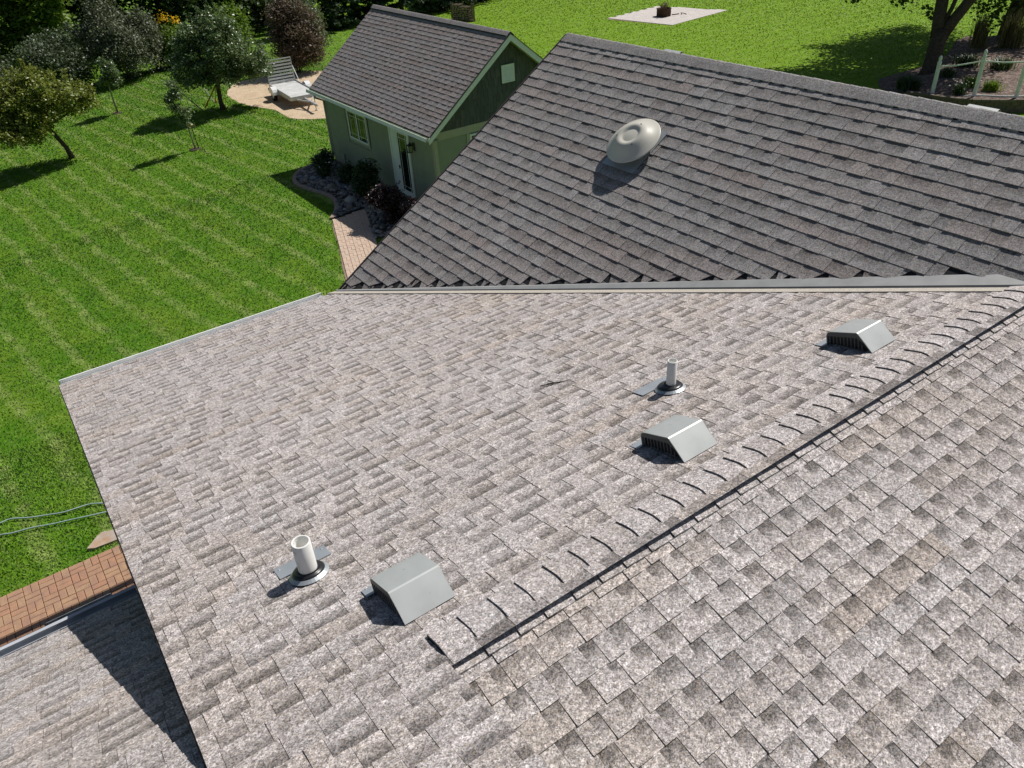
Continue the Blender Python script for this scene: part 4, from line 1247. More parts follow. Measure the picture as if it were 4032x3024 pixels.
# grey-green apple tree before the trailer
bB = [((10.6, 38.2, 1.75), (1.55, 1.5, 1.2)), ((9.5, 38.6, 1.15), (1.0, 1.1, .8)), ((11.9, 37.9, 1.35), (1.0, 1.1, .85)), ((10.9, 38.2, 2.6), (1.0, 1.0, .75)), ((10.0, 38.5, 2.3), (.8, .8, .7)), ((10.4, 38.0, .75), (1.3, 1.0, .4)), ((12.3, 37.7, .85), (.7, .8, .45))]
plant('apple_tree', 'tall grey-green apple tree on an upright trunk, between the sapling and the trailer', 'tree', (10.45, 38.32, -.81), bB, 8800, .10, M['leaf_apple'], 43,
      ([(10.45, 38.32, -.84), (10.42, 38.32, -.4), (10.45, 38.3, .1), (10.50, 38.3, .42)], [.15, .10, .10, .10]), .12, limbs=11, shoots=shoots_on(bB, 44, 5), limb_r=.035)
# saplings
bC = [((6.85, 42.75, .75), (.42, .42, .5)), ((6.9, 42.72, 1.15), (.28, .28, .4)), ((6.6, 42.78, .45), (.3, .3, .25))]
plant('sapling', 'young tree with a thin pale trunk, farther back below the grey shrubs', 'sapling', (6.66, 42.78, gz(6.66, 42.78)), bC, 620, .10, M['leaf_apple'], 45,
      ([(6.66, 42.78, gz(6.66, 42.78) - .02), (6.64, 42.78, -.3), (6.66, 42.78, .25), (6.8, 42.75, .9)], [.05, .038, .03, .012]), .10, limbs=4, bark='bark_pale', limb_r=.012)
bD = [((7.35, 33.52, .95), (.30, .3, .5)), ((7.42, 33.5, 1.35), (.2, .2, .45)), ((7.52, 33.5, .45), (.34, .3, .25)), ((7.62, 33.46, .12), (.13, .13, .28))]
sp1 = plant('sapling', 'staked young tree with a grey trunk and orange tie, nearest sapling on the lawn', 'sapling', (7.62, 33.46, gz(7.62, 33.46)), bD, 640, .085, M['leaf_apple'], 47,
      ([(7.62, 33.46, gz(7.62, 33.46) - .02), (7.60, 33.47, -.5), (7.56, 33.48, .2), (7.45, 33.5, .9)], [.035, .028, .024, .010]), .085, limbs=4, bark='bark_pale', limb_r=.010)
m = MB(); m.bar((7.76, 33.46, gz(7.76, 33.46) - .1), (7.70, 33.48, .10), .03, .03)
stk = tag(m.build('stake', M['bark']), 'dark support stake standing beside the nearest sapling', 'stake')
m = MB(); m.box((7.56, 33.44, -.05), (7.78, 33.50, -.01)); tag(m.build('tree_tie', plain('orange_tie', (.75, .33, .06), .7)), 'orange tie between the nearest sapling and its stake', 'tie')
for (x, y, lab) in ((7.62, 33.46, 'small bare soil ring at the foot of the nearest sapling'), (6.66, 42.78, 'small bare soil ring at the foot of the farther sapling')):
    m = MB(); m.lathe([(.0, .02), (.16, .018), (.24, .006)], 14, 0, Matrix.Translation((x, y, gz(x, y) + .01))); tag(m.build('soil_ring', M['joint']), kind='structure')
# guy stakes and straps by the grey-green apple tree
m = MB(); m.bar((9.73, 39.0, -.86), (8.72, 40.05, .50), .035, .035); tag(m.build('guy_pole', M['black_metal']), 'dark leaning pole left of the grey-green apple tree, the longer one', 'pole')
m = MB(); m.bar((10.57, 39.73, -.86), (10.25, 40.35, .05), .03, .03); tag(m.build('guy_pole', M['black_metal']), 'short dark leaning pole behind the grey-green apple tree trunk', 'pole')
m = MB(); m.bar((10.40, 38.36, .30), (9.80, 38.95, -.72), .06, .012, (0, 1, 0)); m.bar((9.93, 38.82, -.52), (9.83, 38.92, -.68), .09, .05); tag(m.build('guy_strap', M['strap']), 'yellow strap from the apple tree down to the long leaning pole', 'strap')
m = MB(); m.bar((10.40, 38.40, .30), (10.50, 39.5, -.70), .06, .012, (1, 0, 0)); m.bar((10.48, 39.3, -.55), (10.50, 39.5, -.72), .10, .05); tag(m.build('guy_strap', M['strap']), 'yellow strap from the apple tree down to the short pole', 'strap')

# shrub border behind the lawn
def bush(name, label, base, w, d, h, n, size, mat, seed, lumps=9, clump=.22, cat='shrub', **k):
    r = random.Random(seed)
    bl = []
    for i in range(lumps):
        a = r.uniform(0, 6.28); q = r.uniform(.1, .62)
        zz = r.uniform(.22, .80)
        sc = 1 - .45 * abs(zz - .42)
        bl.append(((base[0] + w * q * math.cos(a), base[1] + d * q * math.sin(a), base[2] + h * zz), (w * .42 * sc * r.uniform(.8, 1.2), d * .42 * sc, h * .22 * r.uniform(.8, 1.2))))
    return plant(name, label, cat, base, bl, n, size, mat, seed, None, clump, limbs=5, shoots=shoots_on(bl, lumps * 3, seed, (.2, .5)), limb_r=.035, **k)
bush('olive_shrub', 'tall silvery dark shrub at the left edge behind the yellow-green tree', (1.9, 51.0, -1.4), 2.7, 2.4, 5.4, 5200, .16, M['leaf_olive'], 51, 12)
bush('olive_shrub', 'wide blue-green shrub, second from the left edge of the border', (5.9, 49.4, -1.15), 2.3, 1.9, 3.5, 6400, .11, M['leaf_olive'], 53, 12)
bush('grey_shrub', 'tall grey-green shrub behind the farther sapling', (8.8, 49.6, -.95), 2.0, 1.9, 4.4, 6400, .11, M['leaf_grey'], 55, 12)
bush('grey_shrub', 'small grey-brown shrub at the right end of the grey row, left of the yellow flowers', (10.7, 50.2, -.85), 1.3, 1.3, 3.1, 2600, .11, M['leaf_grey'], 57, 8)
bush('weed_clump', 'bright yellow-green weeds below the yellow flowers', (12.1, 50.5, -.82), .9, .9, 2.1, 1300, .13, M['leaf_bright'], 59, 6, cat='plant')
bush('weed_clump', 'bright green growth behind the grey-green apple tree', (15.3, 50.0, -.82), 1.6, 1.2, 3.0, 1800, .16, M['leaf_bright'], 61, 7, cat='plant')
fl_ = empty('yellow_flowers', Matrix.Translation((12.0, 50.9, -.8))); tag(fl_, 'patch of yellow flowers at the border above the bright weeds', 'flowers')
g = np.random.default_rng(5); pts = np.concatenate([np.array([[-.15, 0, 2.55]]) + g.normal(size=(70, 3)) * [.22, .15, .16], np.array([[.42, 0, 2.35]]) + g.normal(size=(46, 3)) * [.16, .12, .14]])
o = bpy.data.objects.new('petals', leaf_mesh('petals', pts, .13, M['petal_yellow'], 5, 1.0, aspect=.9)); COL.objects.link(o); o.parent = fl_
for k in range(8):
    m = MB(); m.tube([(g.normal() * .15, 0, 0), (-.1 + g.normal() * .25, 0, 2.4)], .012, 5); m.build('flower_stem', M['leaf_shrub'], fl_)
bush('brown_shrub', 'big brown-leaved shrub between the trailer gate and the shed roof', (16.2, 42.9, -.81), 1.75, 1.5, 3.7, 7600, .10, M['leaf_brown'], 63, 13, clump=.2)
bush('olive_shrub', 'silvery green shrub rising behind the brown shrub', (17.6, 45.6, -.81), 1.7, 1.4, 4.6, 3600, .12, M['leaf_apple'], 65, 9)
# taller trees behind the border
back = [(-2.5, 58.0, 8.0, 3.4, 'leaf_dark', 'dark green tree behind the border at the far left corner'),
        (2.8, 59.5, 8.5, 3.2, 'leaf_dark', 'dark green tree behind the silvery dark shrub'),
        (6.2, 57.0, 7.0, 2.3, 'leaf_bright', 'light green tree showing over the blue-green shrub'),
        (9.6, 60.0, 9.0, 3.2, 'leaf_dark', 'dark green tree behind the tall grey-green shrub'),
        (13.6, 59.0, 8.5, 3.0, 'leaf_dark', 'dark green tree above the yellow flowers'),
        (17.4, 58.0, 8.0, 2.8, 'leaf_dark', 'dark green tree behind the top of the grey-green apple tree'),
        (21.4, 60.0, 9.0, 3.0, 'leaf_dark', 'dark green tree left of the first spruce')]
for i, (x, y, h, w, mt, lab) in enumerate(back):
    bl = [((x + rnd.uniform(-w, w) * .5, y + rnd.uniform(-w, w) * .4, -1 + h * q), (w * .85, w * .8, h * .17)) for q in (.16, .3, .42, .55, .68, .8)]
    plant('border_tree', lab, 'tree', (x, y, -.9 if x > 6 else -1.3), bl, 4600, .26, M[mt], 70 + i, ([(x, y, -1.2), (x, y, h * .5)], [.18, .12]), .30, limbs=4, group='trees behind the border')
# spruces
def spruce(x, y, h, w, label, seed):
    root = empty('spruce_tree', Matrix.Translation((x, y, -.81))); tag(root, label, 'spruce', 'spruces behind the shed')
    g = np.random.default_rng(seed); P = []
    lv = 17
    for i in range(lv):
        t = i / lv; R = w * (1 - t) ** .85 * g.uniform(.85, 1.1); z = .25 + h * t
        nb = int(9 + 8 * (1 - t))
        for k in range(nb):
            a = g.uniform(0, 6.283); L = R * g.uniform(.75, 1.08); m_ = int(40 + 70 * (1 - t))
            s = g.random(m_) ** .7
            px_ = s * L; side = g.normal(size=m_) * .11 * (1.2 - .5 * s); zz = z - .28 * px_ + .10 * px_ * s + g.normal(size=m_) * .05
            P.append(np.stack([px_ * np.cos(a) - side * np.sin(a), px_ * np.sin(a) + side * np.cos(a), zz], 1))
    P = np.concatenate(P); P = P[P[:, 2] > .02]
    o = bpy.data.objects.new('crown', leaf_mesh('crown', P, .34, M['leaf_spruce'], seed, .2, aspect=.34)); COL.objects.link(o); o.parent = root
    m = MB(); m.tube([(0, 0, -.1), (0, 0, h)], [.18, .03], 8); m.build('trunk', M['bark'], root)
spr = [(23.2, 54.2, 10, 2.6, 'spruce just right of the brown shrub, behind the left end of the shed roof'), (26.2, 56.4, 11, 2.8, 'spruce behind the middle of the shed ridge, second of the row'), (29.0, 54.4, 10, 2.5, 'spruce directly left of the log rack'), (32.6, 54.8, 11, 2.8, 'spruce directly behind the log rack'), (36.2, 56.2, 11, 2.8, 'spruce right of the log rack casting shade on the lawn'), (39.8, 57.8, 11, 2.8, 'spruce at the right end of the shaded row')]
for i, (x, y, h, w, lab) in enumerate(spr): spruce(x, y, h, w, lab, 90 + i)

# shrubs in the stone bed
def shrub(label, x, y, w, h, n, mat, seed, size=.06):
    bl = [((x + rnd.uniform(-w, w) * .35, y + rnd.uniform(-w, w) * .35, gz(x, y) + h * q), (w * .42, w * .42, h * .26)) for q in (.3, .42, .55, .68, .72)]
    return plant('bed_shrub', label, 'shrub', (x, y, gz(x, y)), bl, n, size, M[mat], seed, None, .075, group='shrubs in the stone bed', limbs=5, limb_r=.012, shoots=shoots_on(bl, 10, seed, (.1, .22)), bark='twig')
s1 = shrub('round green shrub with white blooms by the downspout at the shed corner', 10.15, 26.15, .55, .78, 1300, 'leaf_shrub', 101, .07)
g = np.random.default_rng(8); o = bpy.data.objects.new('blooms', leaf_mesh('blooms', g.normal(size=(14, 3)) * [.22, .22, .12] + [0, -.1, .62], .07, M['petal_white'], 3, 1.0, aspect=1)); COL.objects.link(o); o.parent = s1
shrub('low dark green shrub below the shed window, second from the downspout', 10.38, 24.75, .52, .62, 1200, 'leaf_shrub', 103)
shrub('biggest green shrub in the stone bed, left of the shed door', 10.18, 22.95, .68, 1.15, 2300, 'leaf_shrub', 105)
shrub('dark purple-leaved shrub in front of the shed door', 9.75, 20.55, .80, 1.15, 2900, 'leaf_purple', 107, .065)
shrub('small dark purple-leaved shrub close to the dark roof rake', 10.05, 19.45, .6, 1.0, 1500, 'leaf_purple', 109, .065)

# ------------------------------------------------------------------ sandy pad and utility trailer
sand_poly = [(11.44, 38.96), (11.54, 41.0), (12.3, 42.7), (13.24, 43.5), (15.2, 43.6), (17.5, 42.0), (18.2, 38.0), (17.6, 33.6), (15.0, 31.8), (13.31, 33.1), (12.69, 33.6), (12.2, 34.3), (12.16, 35.3), (12.2, 36.3), (11.89, 37.2), (11.62, 38.0)]
ground_sheet('sand', [(p.x, p.y) for p in smooth_path([(x, y, 0) for x, y in sand_poly + sand_poly[:1]], 4)[:-1]], M['sand'], .012)
TR = Matrix.Translation((13.55, 35.85, -.81)) @ Matrix.Rotation(math.radians(-4.5), 4, 'Z')
trl = empty('utility_trailer', TR); tag(trl, 'open aluminium utility trailer with its slatted ramp gate up, parked on the sandy pad', 'trailer')
HW, LN, DZ = .66, 3.25, .47
m = MB(); m.box((-HW, 0, DZ - .005), (HW, LN, DZ + .02)); m.build('deck', M['deck_alu'], trl)
m = MB()
for a, b in (((-HW - .03, -.02, DZ - .13), (-HW, LN, DZ + .035)), ((HW, -.02, DZ - .13), (HW + .03, LN, DZ + .035)), ((-HW, -.025, DZ - .13), (HW, .0, DZ + .03)), ((-HW, LN, DZ - .13), (HW, LN + .03, DZ + .02))): m.box(a, b)
m.build('frame', M['galv'], trl)
m = MB(); m.box((-.04, -1.45, DZ - .16), (.04, .6, DZ - .08)); m.bar((-.40, .02, DZ - .12), (-.03, -.8, DZ - .12), .05, .06); m.bar((.40, .02, DZ - .12), (.03, -.8, DZ - .12), .05, .06); m.build('tongue', M['galv'], trl)
m = MB(); m.box((-.05, -1.62, DZ - .17), (.05, -1.42, DZ - .07)); m.lathe([(.045, -.03), (.05, 0), (.03, .05), (0, .06)], 10, 0, Matrix.Translation((0, -1.62, DZ - .12))); m.build('coupler', M['galv'], trl)
m = MB(); m.tube([(.09, -1.15, .05), (.09, -1.15, DZ + .18)], .025, 8); m.bar((.09, -1.15, DZ + .18), (.20, -1.15, DZ + .22), .02, .02); m.box((.04, -1.2, .02), (.14, -1.10, .05)); m.build('jack', M['galv'], trl)
for s in (-1, 1):
    m = MB(); m.bar((s * (HW + .01), .0, DZ + .05), (s * (HW + .01), LN, DZ + .05), .035, .05); m.build('side_rail', M['galv'], trl)
    cx, cy, cz = s * (HW + .17), 2.10, .265
    rot = Matrix.Translation((cx, cy, cz)) @ Matrix.Rotation(math.radians(90), 4, 'Y')
    m = MB(); m.lathe([(.17, -.075), (.235, -.085), (.258, -.06), (.262, 0), (.258, .06), (.235, .085), (.17, .075)], 28, 0, rot); wh = m.build('wheel', M['tyre'], trl, smooth=True)
    m = MB(); m.lathe([(.17, -.07), (.165, -.05), (.10, -.045), (.05, -.06), (0, -.06)], 20, 0, rot); m.lathe([(.17, .07), (.165, .05), (.10, .045), (.05, .06), (0, .06)], 20, 0, rot); m.build('rim', M['white_paint'], wh)
    m = MB(); k = 9; pr = []
    for i in range(k):
        a = math.pi * i / (k - 1); pr.append((cy - .37 * math.cos(a), cz + .05 + .33 * math.sin(a)))
    x0, x1 = s * (HW + .045), s * (HW + .29)
    for i in range(k - 1): m.poly([(x0, *pr[i]), (x1, *pr[i]), (x1, *pr[i + 1]), (x0, *pr[i + 1])])
    m.poly([(x1, y, z) for y, z in pr] ); m.v[-k:] = m.v[-k:]
    m.build('fender', M['white_paint'], trl)
    m = MB(); m.box((s * HW * .98 - .02, LN - .12, DZ - .22), (s * HW * .98 + s * .12, LN + .04, DZ - .10)); m.build('tail_light', M['black_metal'], trl)
gate = MB()
GH = 1.10
for s in (-1, 1): gate.bar((s * (HW - .02), LN + .01, DZ + .02), (s * (HW - .02), LN + .12, DZ + GH), .045, .04)
gate.bar((-HW, LN + .12, DZ + GH), (HW, LN + .12, DZ + GH), .045, .045); gate.bar((-HW, LN + .01, DZ + .04), (HW, LN + .01, DZ + .04), .045, .045)
gt = gate.build('ramp_gate', M['galv'], trl)
for k in range(7):
    q = .12 + k * .142
    m = MB(); m.bar((-HW + .02, LN + .005 + .11 * q / GH, DZ + q), (HW - .02, LN + .005 + .11 * q / GH, DZ + q), .02, .085, (0, 0, 1)); m.build('slat', M['deck_alu'], gt)
m = MB(); m.bar((HW - .0, LN + .09, DZ + .72), (HW + .0, LN - .62, DZ + .07), .025, .025); m.build('gate_strut', M['galv'], trl)

# ------------------------------------------------------------------ far lawn: fire ring, log rack
fp = [(37.0, 41.5), (37.97, 36.48), (43.9, 37.3), (42.4, 42.2)]
fire = ground_sheet('fire_patio', fp, M['joint_pale'], .008)
f0 = Vector((37.0, 41.5)); 
basketweave(fire, (37.97, 36.48), math.radians(8), .40, lambda p: inside(p, fp), lambda x, y: gz(x, y) + .03, M['paver_grey'], 17, 17, 300, 9)
ring = empty('fire_ring', Matrix.Translation((39.9, 39.15, -.785))); tag(ring, 'rusty round steel fire ring on the square paved pad in the far lawn', 'fire ring')
m = MB(); m.lathe([(.46, 0), (.46, .44), (.49, .445), (.49, .465), (.44, .465), (.44, .0)], 32); m.build('band', M['rust'], ring, smooth=True)
for a in (60, 240):
    m = MB(); aa = math.radians(a); m.box((.47, -.07, .40), (.53, .07, .54), 0, Matrix.Rotation(aa, 4, 'Z')); m.build('handle', M['rust'], ring)
br = empty('brush_pile', Matrix.Translation((39.9, 39.15, -.4))); tag(br, 'pile of dry sticks and grass heaped in the fire ring', 'brushwood')
r = random.Random(3)
for k in range(26):
    a = r.uniform(0, 6.28); q = r.uniform(0, .36); b = r.uniform(0, 6.28); L = r.uniform(.3, .65)
    p = Vector((q * math.cos(a), q * math.sin(a), r.uniform(-.1, .12))); e = p + Vector((.25 * math.cos(b), .25 * math.sin(b), L * .8))
    m = MB(); m.tube([p, (p + e) / 2 + Vector((r.uniform(-.04, .04), 0, 0)), e], [.024, .018, .008], 5); m.build('stick', M['timber'] if k % 3 else M['log_end'], br)
m = MB(); m.tube([(40.45, 38.95, -.76), (40.95, 38.8, -.755)], .035, 6); m.tube([(40.95, 38.55, -.76), (41.05, 38.75, -.70), (41.25, 38.5, -.76), (41.1, 38.3, -.76)], .022, 6)
tag(m.build('fire_poker', M['rust']), 'bent rusty iron lying on the pad right of the fire ring', 'poker')
rack = empty('log_rack', Matrix.Translation((30.8, 49.1, -.81))); tag(rack, 'wooden rack stacked with split firewood before the spruces', 'log rack')
rd = Vector((.34, -.94, 0)).normalized()
for q in (-.95, -.80, .80, .95):
    m = MB(); p = rd * q; m.bar(p, p + Vector((0, 0, 1.08 if q < 0 else 1.12)), .07, .09); m.build('post', M['timber'], rack)
m = MB(); m.bar(rd * -.95 + Vector((0, 0, .08)), rd * .95 + Vector((0, 0, .08)), .3, .06); m.build('rail', M['timber'], rack)
nd = Vector((.94, .34, 0)).normalized()
for j in range(8):
    for i in range(11):
        if j > 6 and i > 4: continue
        p = rd * (-.70 + i * .135 + r.uniform(-.02, .02)) + Vector((0, 0, .17 + j * .118 + r.uniform(-.015, .015))); rr = r.uniform(.048, .066)
        m = MB(); o_ = r.uniform(-.03, .03); m.tube([p - nd * (.2 + o_), p + nd * (.2 - o_)], rr, 7, mi=0)
        m.mi[-2:] = [1, 1]
        m.build('log', [M['bark'], M['log_end']], rack)

# ------------------------------------------------------------------ raised mulch bed on the right
wall_top = [(31.2, 17.2), (31.42, 16.45), (31.5, 15.7), (31.72, 14.92), (32.12, 14.3), (33.1, 13.3), (34.4, 12.4), (36.0, 11.8)]
bed_r = [(p.x, p.y) for p in smooth_path([(x, y, 0) for x, y in wall_top], 3)] + [(48.0, 11.8), (47.5, 17.0), (46.3, 20.3), (44.7, 21.9), (43.4, 21.7), (41.8, 21.0), (39.6, 20.2), (37.5, 19.9), (35.4, 20.0), (34.0, 20.0), (33.1, 19.4), (32.2, 18.4)]
def bed_z(x, y):
    dmin = 9
    back_edge = [(48.0, 11.8), (47.5, 17.0), (46.3, 20.3), (44.7, 21.9), (43.4, 21.7), (41.8, 21.0), (39.6, 20.2), (37.5, 19.9), (35.4, 20.0), (34.0, 20.0), (33.1, 19.4), (32.2, 18.4), (31.2, 17.2)]
    for i in range(len(back_edge) - 1):
        a, b = Vector(back_edge[i]), Vector(back_edge[i + 1]); p = Vector((x, y)); t = max(0, min(1, (p - a).dot(b - a) / (b - a).length_squared))
        dmin = min(dmin, (p - a.lerp(b, t)).length)
    return -.795 + .48 * sst(0, 2.6, dmin)
ground_sheet('mulch_bed', bed_r, M['mulch'], .0, 0.5, zf=bed_z)
rw = empty('retaining_wall', Matrix.Translation((31.5, 15.7, -.81))); tag(rw, 'low curved brown block retaining wall below the white posts', 'retaining wall')
wp = smooth_path([(x, y, 0) for x, y in wall_top], 40)
acc = [0]
for i in range(1, len(wp)): acc.append(acc[-1] + (wp[i] - wp[i - 1]).length)
def along(s):
    for i in range(1, len(acc)):
        if acc[i] >= s: return wp[i - 1].lerp(wp[i], (s - acc[i - 1]) / max(acc[i] - acc[i - 1], 1e-6)), (wp[i] - wp[i - 1]).normalized()
    return wp[-1], (wp[-1] - wp[-2]).normalized()
blk = bpy.data.meshes.new('block')
mb = MB(); mb.box((-.145, -.11, -.062), (.145, .11, .062)); blk = mb.data('block', M['wall_block'])
for j in range(4):
    s = .15 + (j % 2) * .15
    while s < acc[-1] - .1:
        p, d = along(s)
        o = bpy.data.objects.new('block' if j < 3 else 'cap_block', blk); COL.objects.link(o); o.parent = rw
        o.location = Vector((p.x, p.y, -.81 + .065 + j * .130)) - rw.location; o.rotation_euler = (0, 0, math.atan2(d.y, d.x) + rnd.uniform(-.03, .03))
        if j == 3: o.scale = (1, 1.15, .75); o.location.z -= .012
        s += .30
# white posts and wires
fpts = [(31.62, 16.22), (32.15, 14.86), (32.92, 13.68), (34.2, 12.75)]
fen = empty('post_fence', Matrix.Translation((31.62, 16.22, -.32))); tag(fen, 'white posts with acorn finials joined by thin white rails on the retaining wall', 'fence')
for i, (x, y) in enumerate(fpts):
    p = Vector((x, y, bed_z(x, y) - .05)) - fen.location
    m = MB(); m.box((p.x - .055, p.y - .055, p.z), (p.x + .055, p.y + .055, p.z + 1.50)); po = m.build('post', M['post_white'], fen)
    m = MB(); m.lathe([(.07, 1.50), (.07, 1.53), (.045, 1.54), (.04, 1.56), (.06, 1.59), (.066, 1.63), (.055, 1.68), (.03, 1.72), (0, 1.74)], 14, 0, Matrix.Translation(p)); m.build('finial', M['post_white'], po, smooth=True)
    if i < 3:
        q = Vector((*fpts[i + 1], bed_z(*fpts[i + 1]) - .05)) - fen.location
        for hz, sag in ((1.33, .04), (.10, .02)):
            m = MB(); a, b = p + Vector((0, 0, hz)), q + Vector((0, 0, hz)); c = (a + b) / 2 - Vector((0, 0, sag)); m.bar(a, c, .03, .045); m.bar(c, b, .03, .045); m.build('rail', M['post_white'], fen)
# maple and second tree
def big_tree(name, label, base, limbs_, crown, n, seed, size=.17, mat='leaf_maple', extra=None):
    root = empty(name, Matrix.Translation(base)); tag(root, label, 'tree')
    B = Vector(base)
    for nm, pts, rad in limbs_:
        m = MB(); m.tube([Vector(p) - B for p in pts], rad, 12); m.build(nm, M['bark'], root, smooth=True)
    pts, cc = crown_points(crown, n * 3, .42, seed, .45, .8); size = size * 1.2
    if extra is not None: pts = np.concatenate([pts, extra])
    o = bpy.data.objects.new('crown', leaf_mesh('crown', pts - np.array(base), size, M[mat], seed, .4, aspect=.75, droop=.5)); COL.objects.link(o); o.parent = root
g = np.random.default_rng(77)
def spray(x, y, z, n, s=.16):
    return np.stack([x + g.normal(size=n) * s, y + g.normal(size=n) * s, z + g.normal(size=n) * s * .8], 1)
tb = (35.0, 18.35, -.6)
ex = np.concatenate([spray(35.2, 22.5, 2.05, 26, .14), spray(35.0, 22.75, 2.25, 30, .2), spray(36.1, 20.85, 2.05, 46, .22), spray(36.3, 20.5, 2.1, 40, .2), spray(36.75, 19.85, 1.62, 34, .16), spray(36.8, 19.6, 1.35, 18, .1), spray(37.2, 18.4, 2.3, 30, .2)])
big_tree('maple_tree', 'maple with a forked grey-brown trunk in the raised bed, its leaves out of frame above', tb,
         [('trunk', [(35.0, 18.35, -.75), (35.05, 18.3, -.3), (35.35, 18.45, .55), (35.55, 18.5, 1.15)], [.46, .36, .32, .33]),
          ('limb', [(35.45, 18.55, .85), (35.6, 18.75, 1.7), (35.8, 18.9, 2.6), (36.1, 19.2, 4.6)], [.27, .25, .24, .18]),
          ('limb', [(35.5, 18.45, .8), (35.85, 18.2, 1.6), (36.3, 17.85, 2.5), (37.2, 17.3, 4.6)], [.26, .23, .21, .15]),
          ('limb', [(35.6, 18.55, 1.3), (35.9, 18.45, 2.0), (36.2, 18.4, 3.0)], [.10, .09, .07])],
         [((35.8, 20.6, 5.2), (3.6, 3.4, 1.9)), ((37.6, 18.6, 5.4), (3.2, 3.2, 1.9)), ((36.4, 22.6, 4.7), (2.6, 2.4, 1.5)), ((36.5, 19.5, 7.0), (3.4, 3.4, 1.8)), ((39.4, 20.8, 5.0), (2.6, 2.6, 1.6))], 9000, 81, extra=ex)
tb2 = (44.6, 19.8, -.7)
ex2 = np.concatenate([spray(43.6, 20.3, .25, 120, .34), spray(44.4, 20.2, 1.3, 260, .6), spray(44.2, 19.2, 1.2, 260, .65), spray(45.0, 18.2, 1.3, 200, .55), spray(44.8, 17.5, .9, 90, .4), spray(43.6, 20.8, 1.35, 120, .45), spray(43.4, 20.6, .9, 70, .3)])
big_tree('shade_tree', 'dark leafy tree behind the ornamental grass at the top right', tb2,
         [('trunk', [(44.6, 19.8, -.85), (44.6, 19.75, .3), (44.8, 19.6, 1.6), (45.1, 19.5, 4.5)], [.50, .42, .38, .25])],
         [((45.3, 22.6, 5.0), (3.4, 3.2, 2.0)), ((46.0, 19.6, 5.2), (3.2, 3.2, 2.0)), ((44.0, 24.4, 5.0), (2.6, 2.4, 1.7)), ((45.8, 21.5, 7.0), (3.2, 3.2, 1.8)), ((47.3, 24.6, 4.6), (2.6, 2.4, 1.6)), ((41.8, 22.8, 5.0), (2.6, 2.4, 1.4))], 9000, 83, extra=ex2)
# ornamental grasses and small bed plants
def tussock(name, label, x, y, z, w, h, n, mat, seed, cat='grass clump', wid=.03):
    g = np.random.default_rng(seed)
    root = empty(name, Matrix.Translation((x, y, z))); tag(root, label, cat)
    a = g.uniform(0, 6.283, n); lean = g.uniform(.05, .6, n) * w; L = h * g.uniform(.6, 1.1, n)
    b = g.normal(size=(n, 2)) * w * .22
    me = bpy.data.meshes.new('blades')
    V = []; F = []; T = []
    for i in range(n):
        d = Vector((math.cos(a[i]), math.sin(a[i]), 0)); s = Vector((-d.y, d.x, 0)) * wid * .5
        p0 = Vector((b[i][0], b[i][1], 0)); p1 = p0 + d * lean[i] * .35 + Vector((0, 0, L[i] * .6)); p2 = p0 + d * lean[i] + Vector((0, 0, L[i] * (1 if lean[i] < .3 * w else .85)))
        k = len(V); V += [p0 - s, p0 + s, p1 + s, p1 - s, p2]; F += [(k, k + 1, k + 2, k + 3), (k + 3, k + 2, k + 4)]; q = float(np.clip(g.normal(.4, .25), 0, 1)); T += [q] * 6
    me.from_pydata([tuple(v) for v in V], [], F); me.materials.append(M[mat])
    at = me.attributes.new('tint', 'FLOAT_VECTOR', 'FACE'); at.data.foreach_set('vector', np.array(T, dtype=np.float32))
    o = bpy.data.objects.new('blades', me); COL.objects.link(o); o.parent = root
    return root
tussock('ornamental_grass', 'tall tan-plumed ornamental grass in front of the dark leafy tree, left clump', 40.9, 19.4, -.45, .7, 1.5, 260, 'leaf_grass', 1)
tussock('ornamental_grass', 'tall tan-plumed ornamental grass in front of the dark leafy tree, widest middle clump', 41.3, 18.1, -.42, .9, 1.7, 380, 'leaf_grass', 2)
tussock('ornamental_grass', 'tall tan-plumed ornamental grass in front of the dark leafy tree, right clump', 42.4, 17.0, -.40, .8, 1.6, 300, 'leaf_grass', 3)
tussock('bed_plant', 'large dark green clump at the foot of the maple, left of the first white post', 32.5, 17.75, -.6, .9, .6, 420, 'leaf_shrub', 4, 'plant')
tussock('bed_plant', 'dark green clump right of the maple trunk, behind the first rail', 34.4, 17.2, -.35, .6, .4, 260, 'leaf_shrub', 5, 'plant')
tussock('bed_plant', 'arching green clump farther back between the first and second posts', 36.6, 17.6, -.33, .9, .5, 320, 'leaf_dark', 6, 'plant')
tussock('bed_plant', 'arching green clump farther back right of the second post', 37.0, 16.3, -.33, .9, .5, 320, 'leaf_dark', 7, 'plant')
tussock('bed_plant', 'yellow-green clump just left of the second white post', 33.4, 15.75, -.34, .5, .45, 220, 'leaf_bright', 8, 'plant')
tussock('bed_plant', 'yellow-green clump just right of the second white post', 33.3, 14.85, -.34, .6, .45, 260, 'leaf_bright', 9, 'plant')
wf = tussock('white_flowers', 'white flowering plant at the wall edge left of the second post', 32.15, 15.45, -.36, .45, .5, 160, 'leaf_shrub', 10, 'flowers')
g = np.random.default_rng(9); o = bpy.data.objects.new('petals', leaf_mesh('petals', g.normal(size=(46, 3)) * [.2, .24, .13] + [0, 0, .36], .06, M['petal_white'], 3, 1.0, aspect=1)); COL.objects.link(o); o.parent = wf

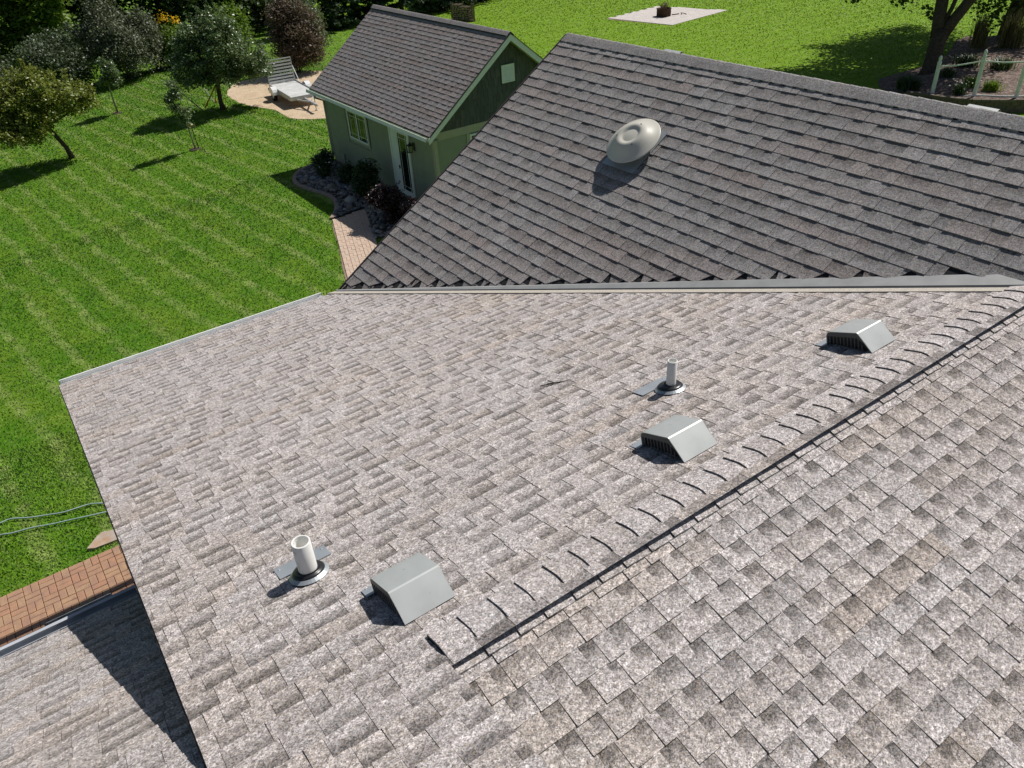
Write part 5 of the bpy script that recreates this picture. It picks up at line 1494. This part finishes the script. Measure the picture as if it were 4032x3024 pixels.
# ------------------------------------------------------------------ turf blades
def turf():
    g = np.random.default_rng(4)
    def region(n, x0, x1, y0, y1):
        return np.stack([g.uniform(x0, x1, n), g.uniform(y0, y1, n)], 1)
    P = [region(26000, -3.2, 1.2, 10.34, 15.5), region(70000, -3, 9, 13, 28), region(130000, -3, 18, 27, 50), region(90000, 18, 60, 18, 62)]
    P = np.concatenate(P)
    # keep what the camera may see, and a margin round it
    z = -.81 * np.clip((np.maximum(P[:, 1], P[:, 0] - 8) - 10.4) / 7.1, 0, 1)
    Q = np.column_stack([P, z]) - np.array(CAM_POS)
    f = Q @ np.array(FWD); px_ = Q @ np.array(RIGHT) / f * 3050; py_ = Q @ np.array(DOWN) / f * 3050
    P = P[(f > 1) & (np.abs(px_) < 2500) & (np.abs(py_) < 2000)]
    polys = [path_poly, bed_poly, sand_poly, fp, bed_r, patio_poly, fl, [(11.0, 19.7), (16.4, 19.7), (16.4, 27.3), (11.0, 27.3)], [(.0, 4), (12, 4), (12, 9.2), (.0, 9.2)]]
    keep = np.ones(len(P), bool)
    for po in polys:
        x, y = P[:, 0], P[:, 1]; c = np.zeros(len(P), bool); n = len(po)
        for i in range(n):
            (xa, ya), (xb, yb) = po[i], po[(i + 1) % n]
            if ya == yb: continue
            c ^= ((ya > y) != (yb > y)) & (x < (xb - xa) * (y - ya) / (yb - ya) + xa)
        keep &= ~c
    P = P[keep]
    def s_(a, b, x):
        t = np.clip((x - a) / (b - a), 0, 1); return t * t * (3 - 2 * t)
    z = -.81 * s_(10.4, 17.5, np.maximum(P[:, 1], P[:, 0] - 8)) - .075 * np.clip(9.6 - P[:, 0], 0, 12) * s_(12, 22, P[:, 1])
    n = len(P)
    dist = np.sqrt(P[:, 0] ** 2 + P[:, 1] ** 2 + 64)
    wid = .0055 + .00055 * dist; hgt = g.uniform(.020, .042, n) * (1 + .006 * dist)
    a = g.uniform(0, 6.283, n); lean = g.uniform(.1, .9, n) * hgt; la = g.uniform(0, 6.283, n)
    v = np.empty((n, 3, 3))
    v[:, 0] = np.column_stack([P[:, 0] - np.cos(a) * wid, P[:, 1] - np.sin(a) * wid, z])
    v[:, 1] = np.column_stack([P[:, 0] + np.cos(a) * wid, P[:, 1] + np.sin(a) * wid, z])
    v[:, 2] = np.column_stack([P[:, 0] + np.cos(la) * lean, P[:, 1] + np.sin(la) * lean, z + hgt])
    me = bpy.data.meshes.new('grass')
    me.vertices.add(n * 3); me.vertices.foreach_set('co', v.reshape(-1))
    me.loops.add(n * 3); me.loops.foreach_set('vertex_index', np.arange(n * 3, dtype=np.int32))
    me.polygons.add(n); me.polygons.foreach_set('loop_start', (np.arange(n) * 3).astype(np.int32))
    t = np.clip(g.normal(1.5, .28, n), .8, 2.3)
    at = me.attributes.new('tint', 'FLOAT_VECTOR', 'FACE'); at.data.foreach_set('vector', np.stack([t, t, t], 1).astype(np.float32).ravel())
    me.materials.append(M['blade']); me.update(calc_edges=True)
    o = bpy.data.objects.new('grass', me); COL.objects.link(o)
    tag(o, kind='stuff')
turf()
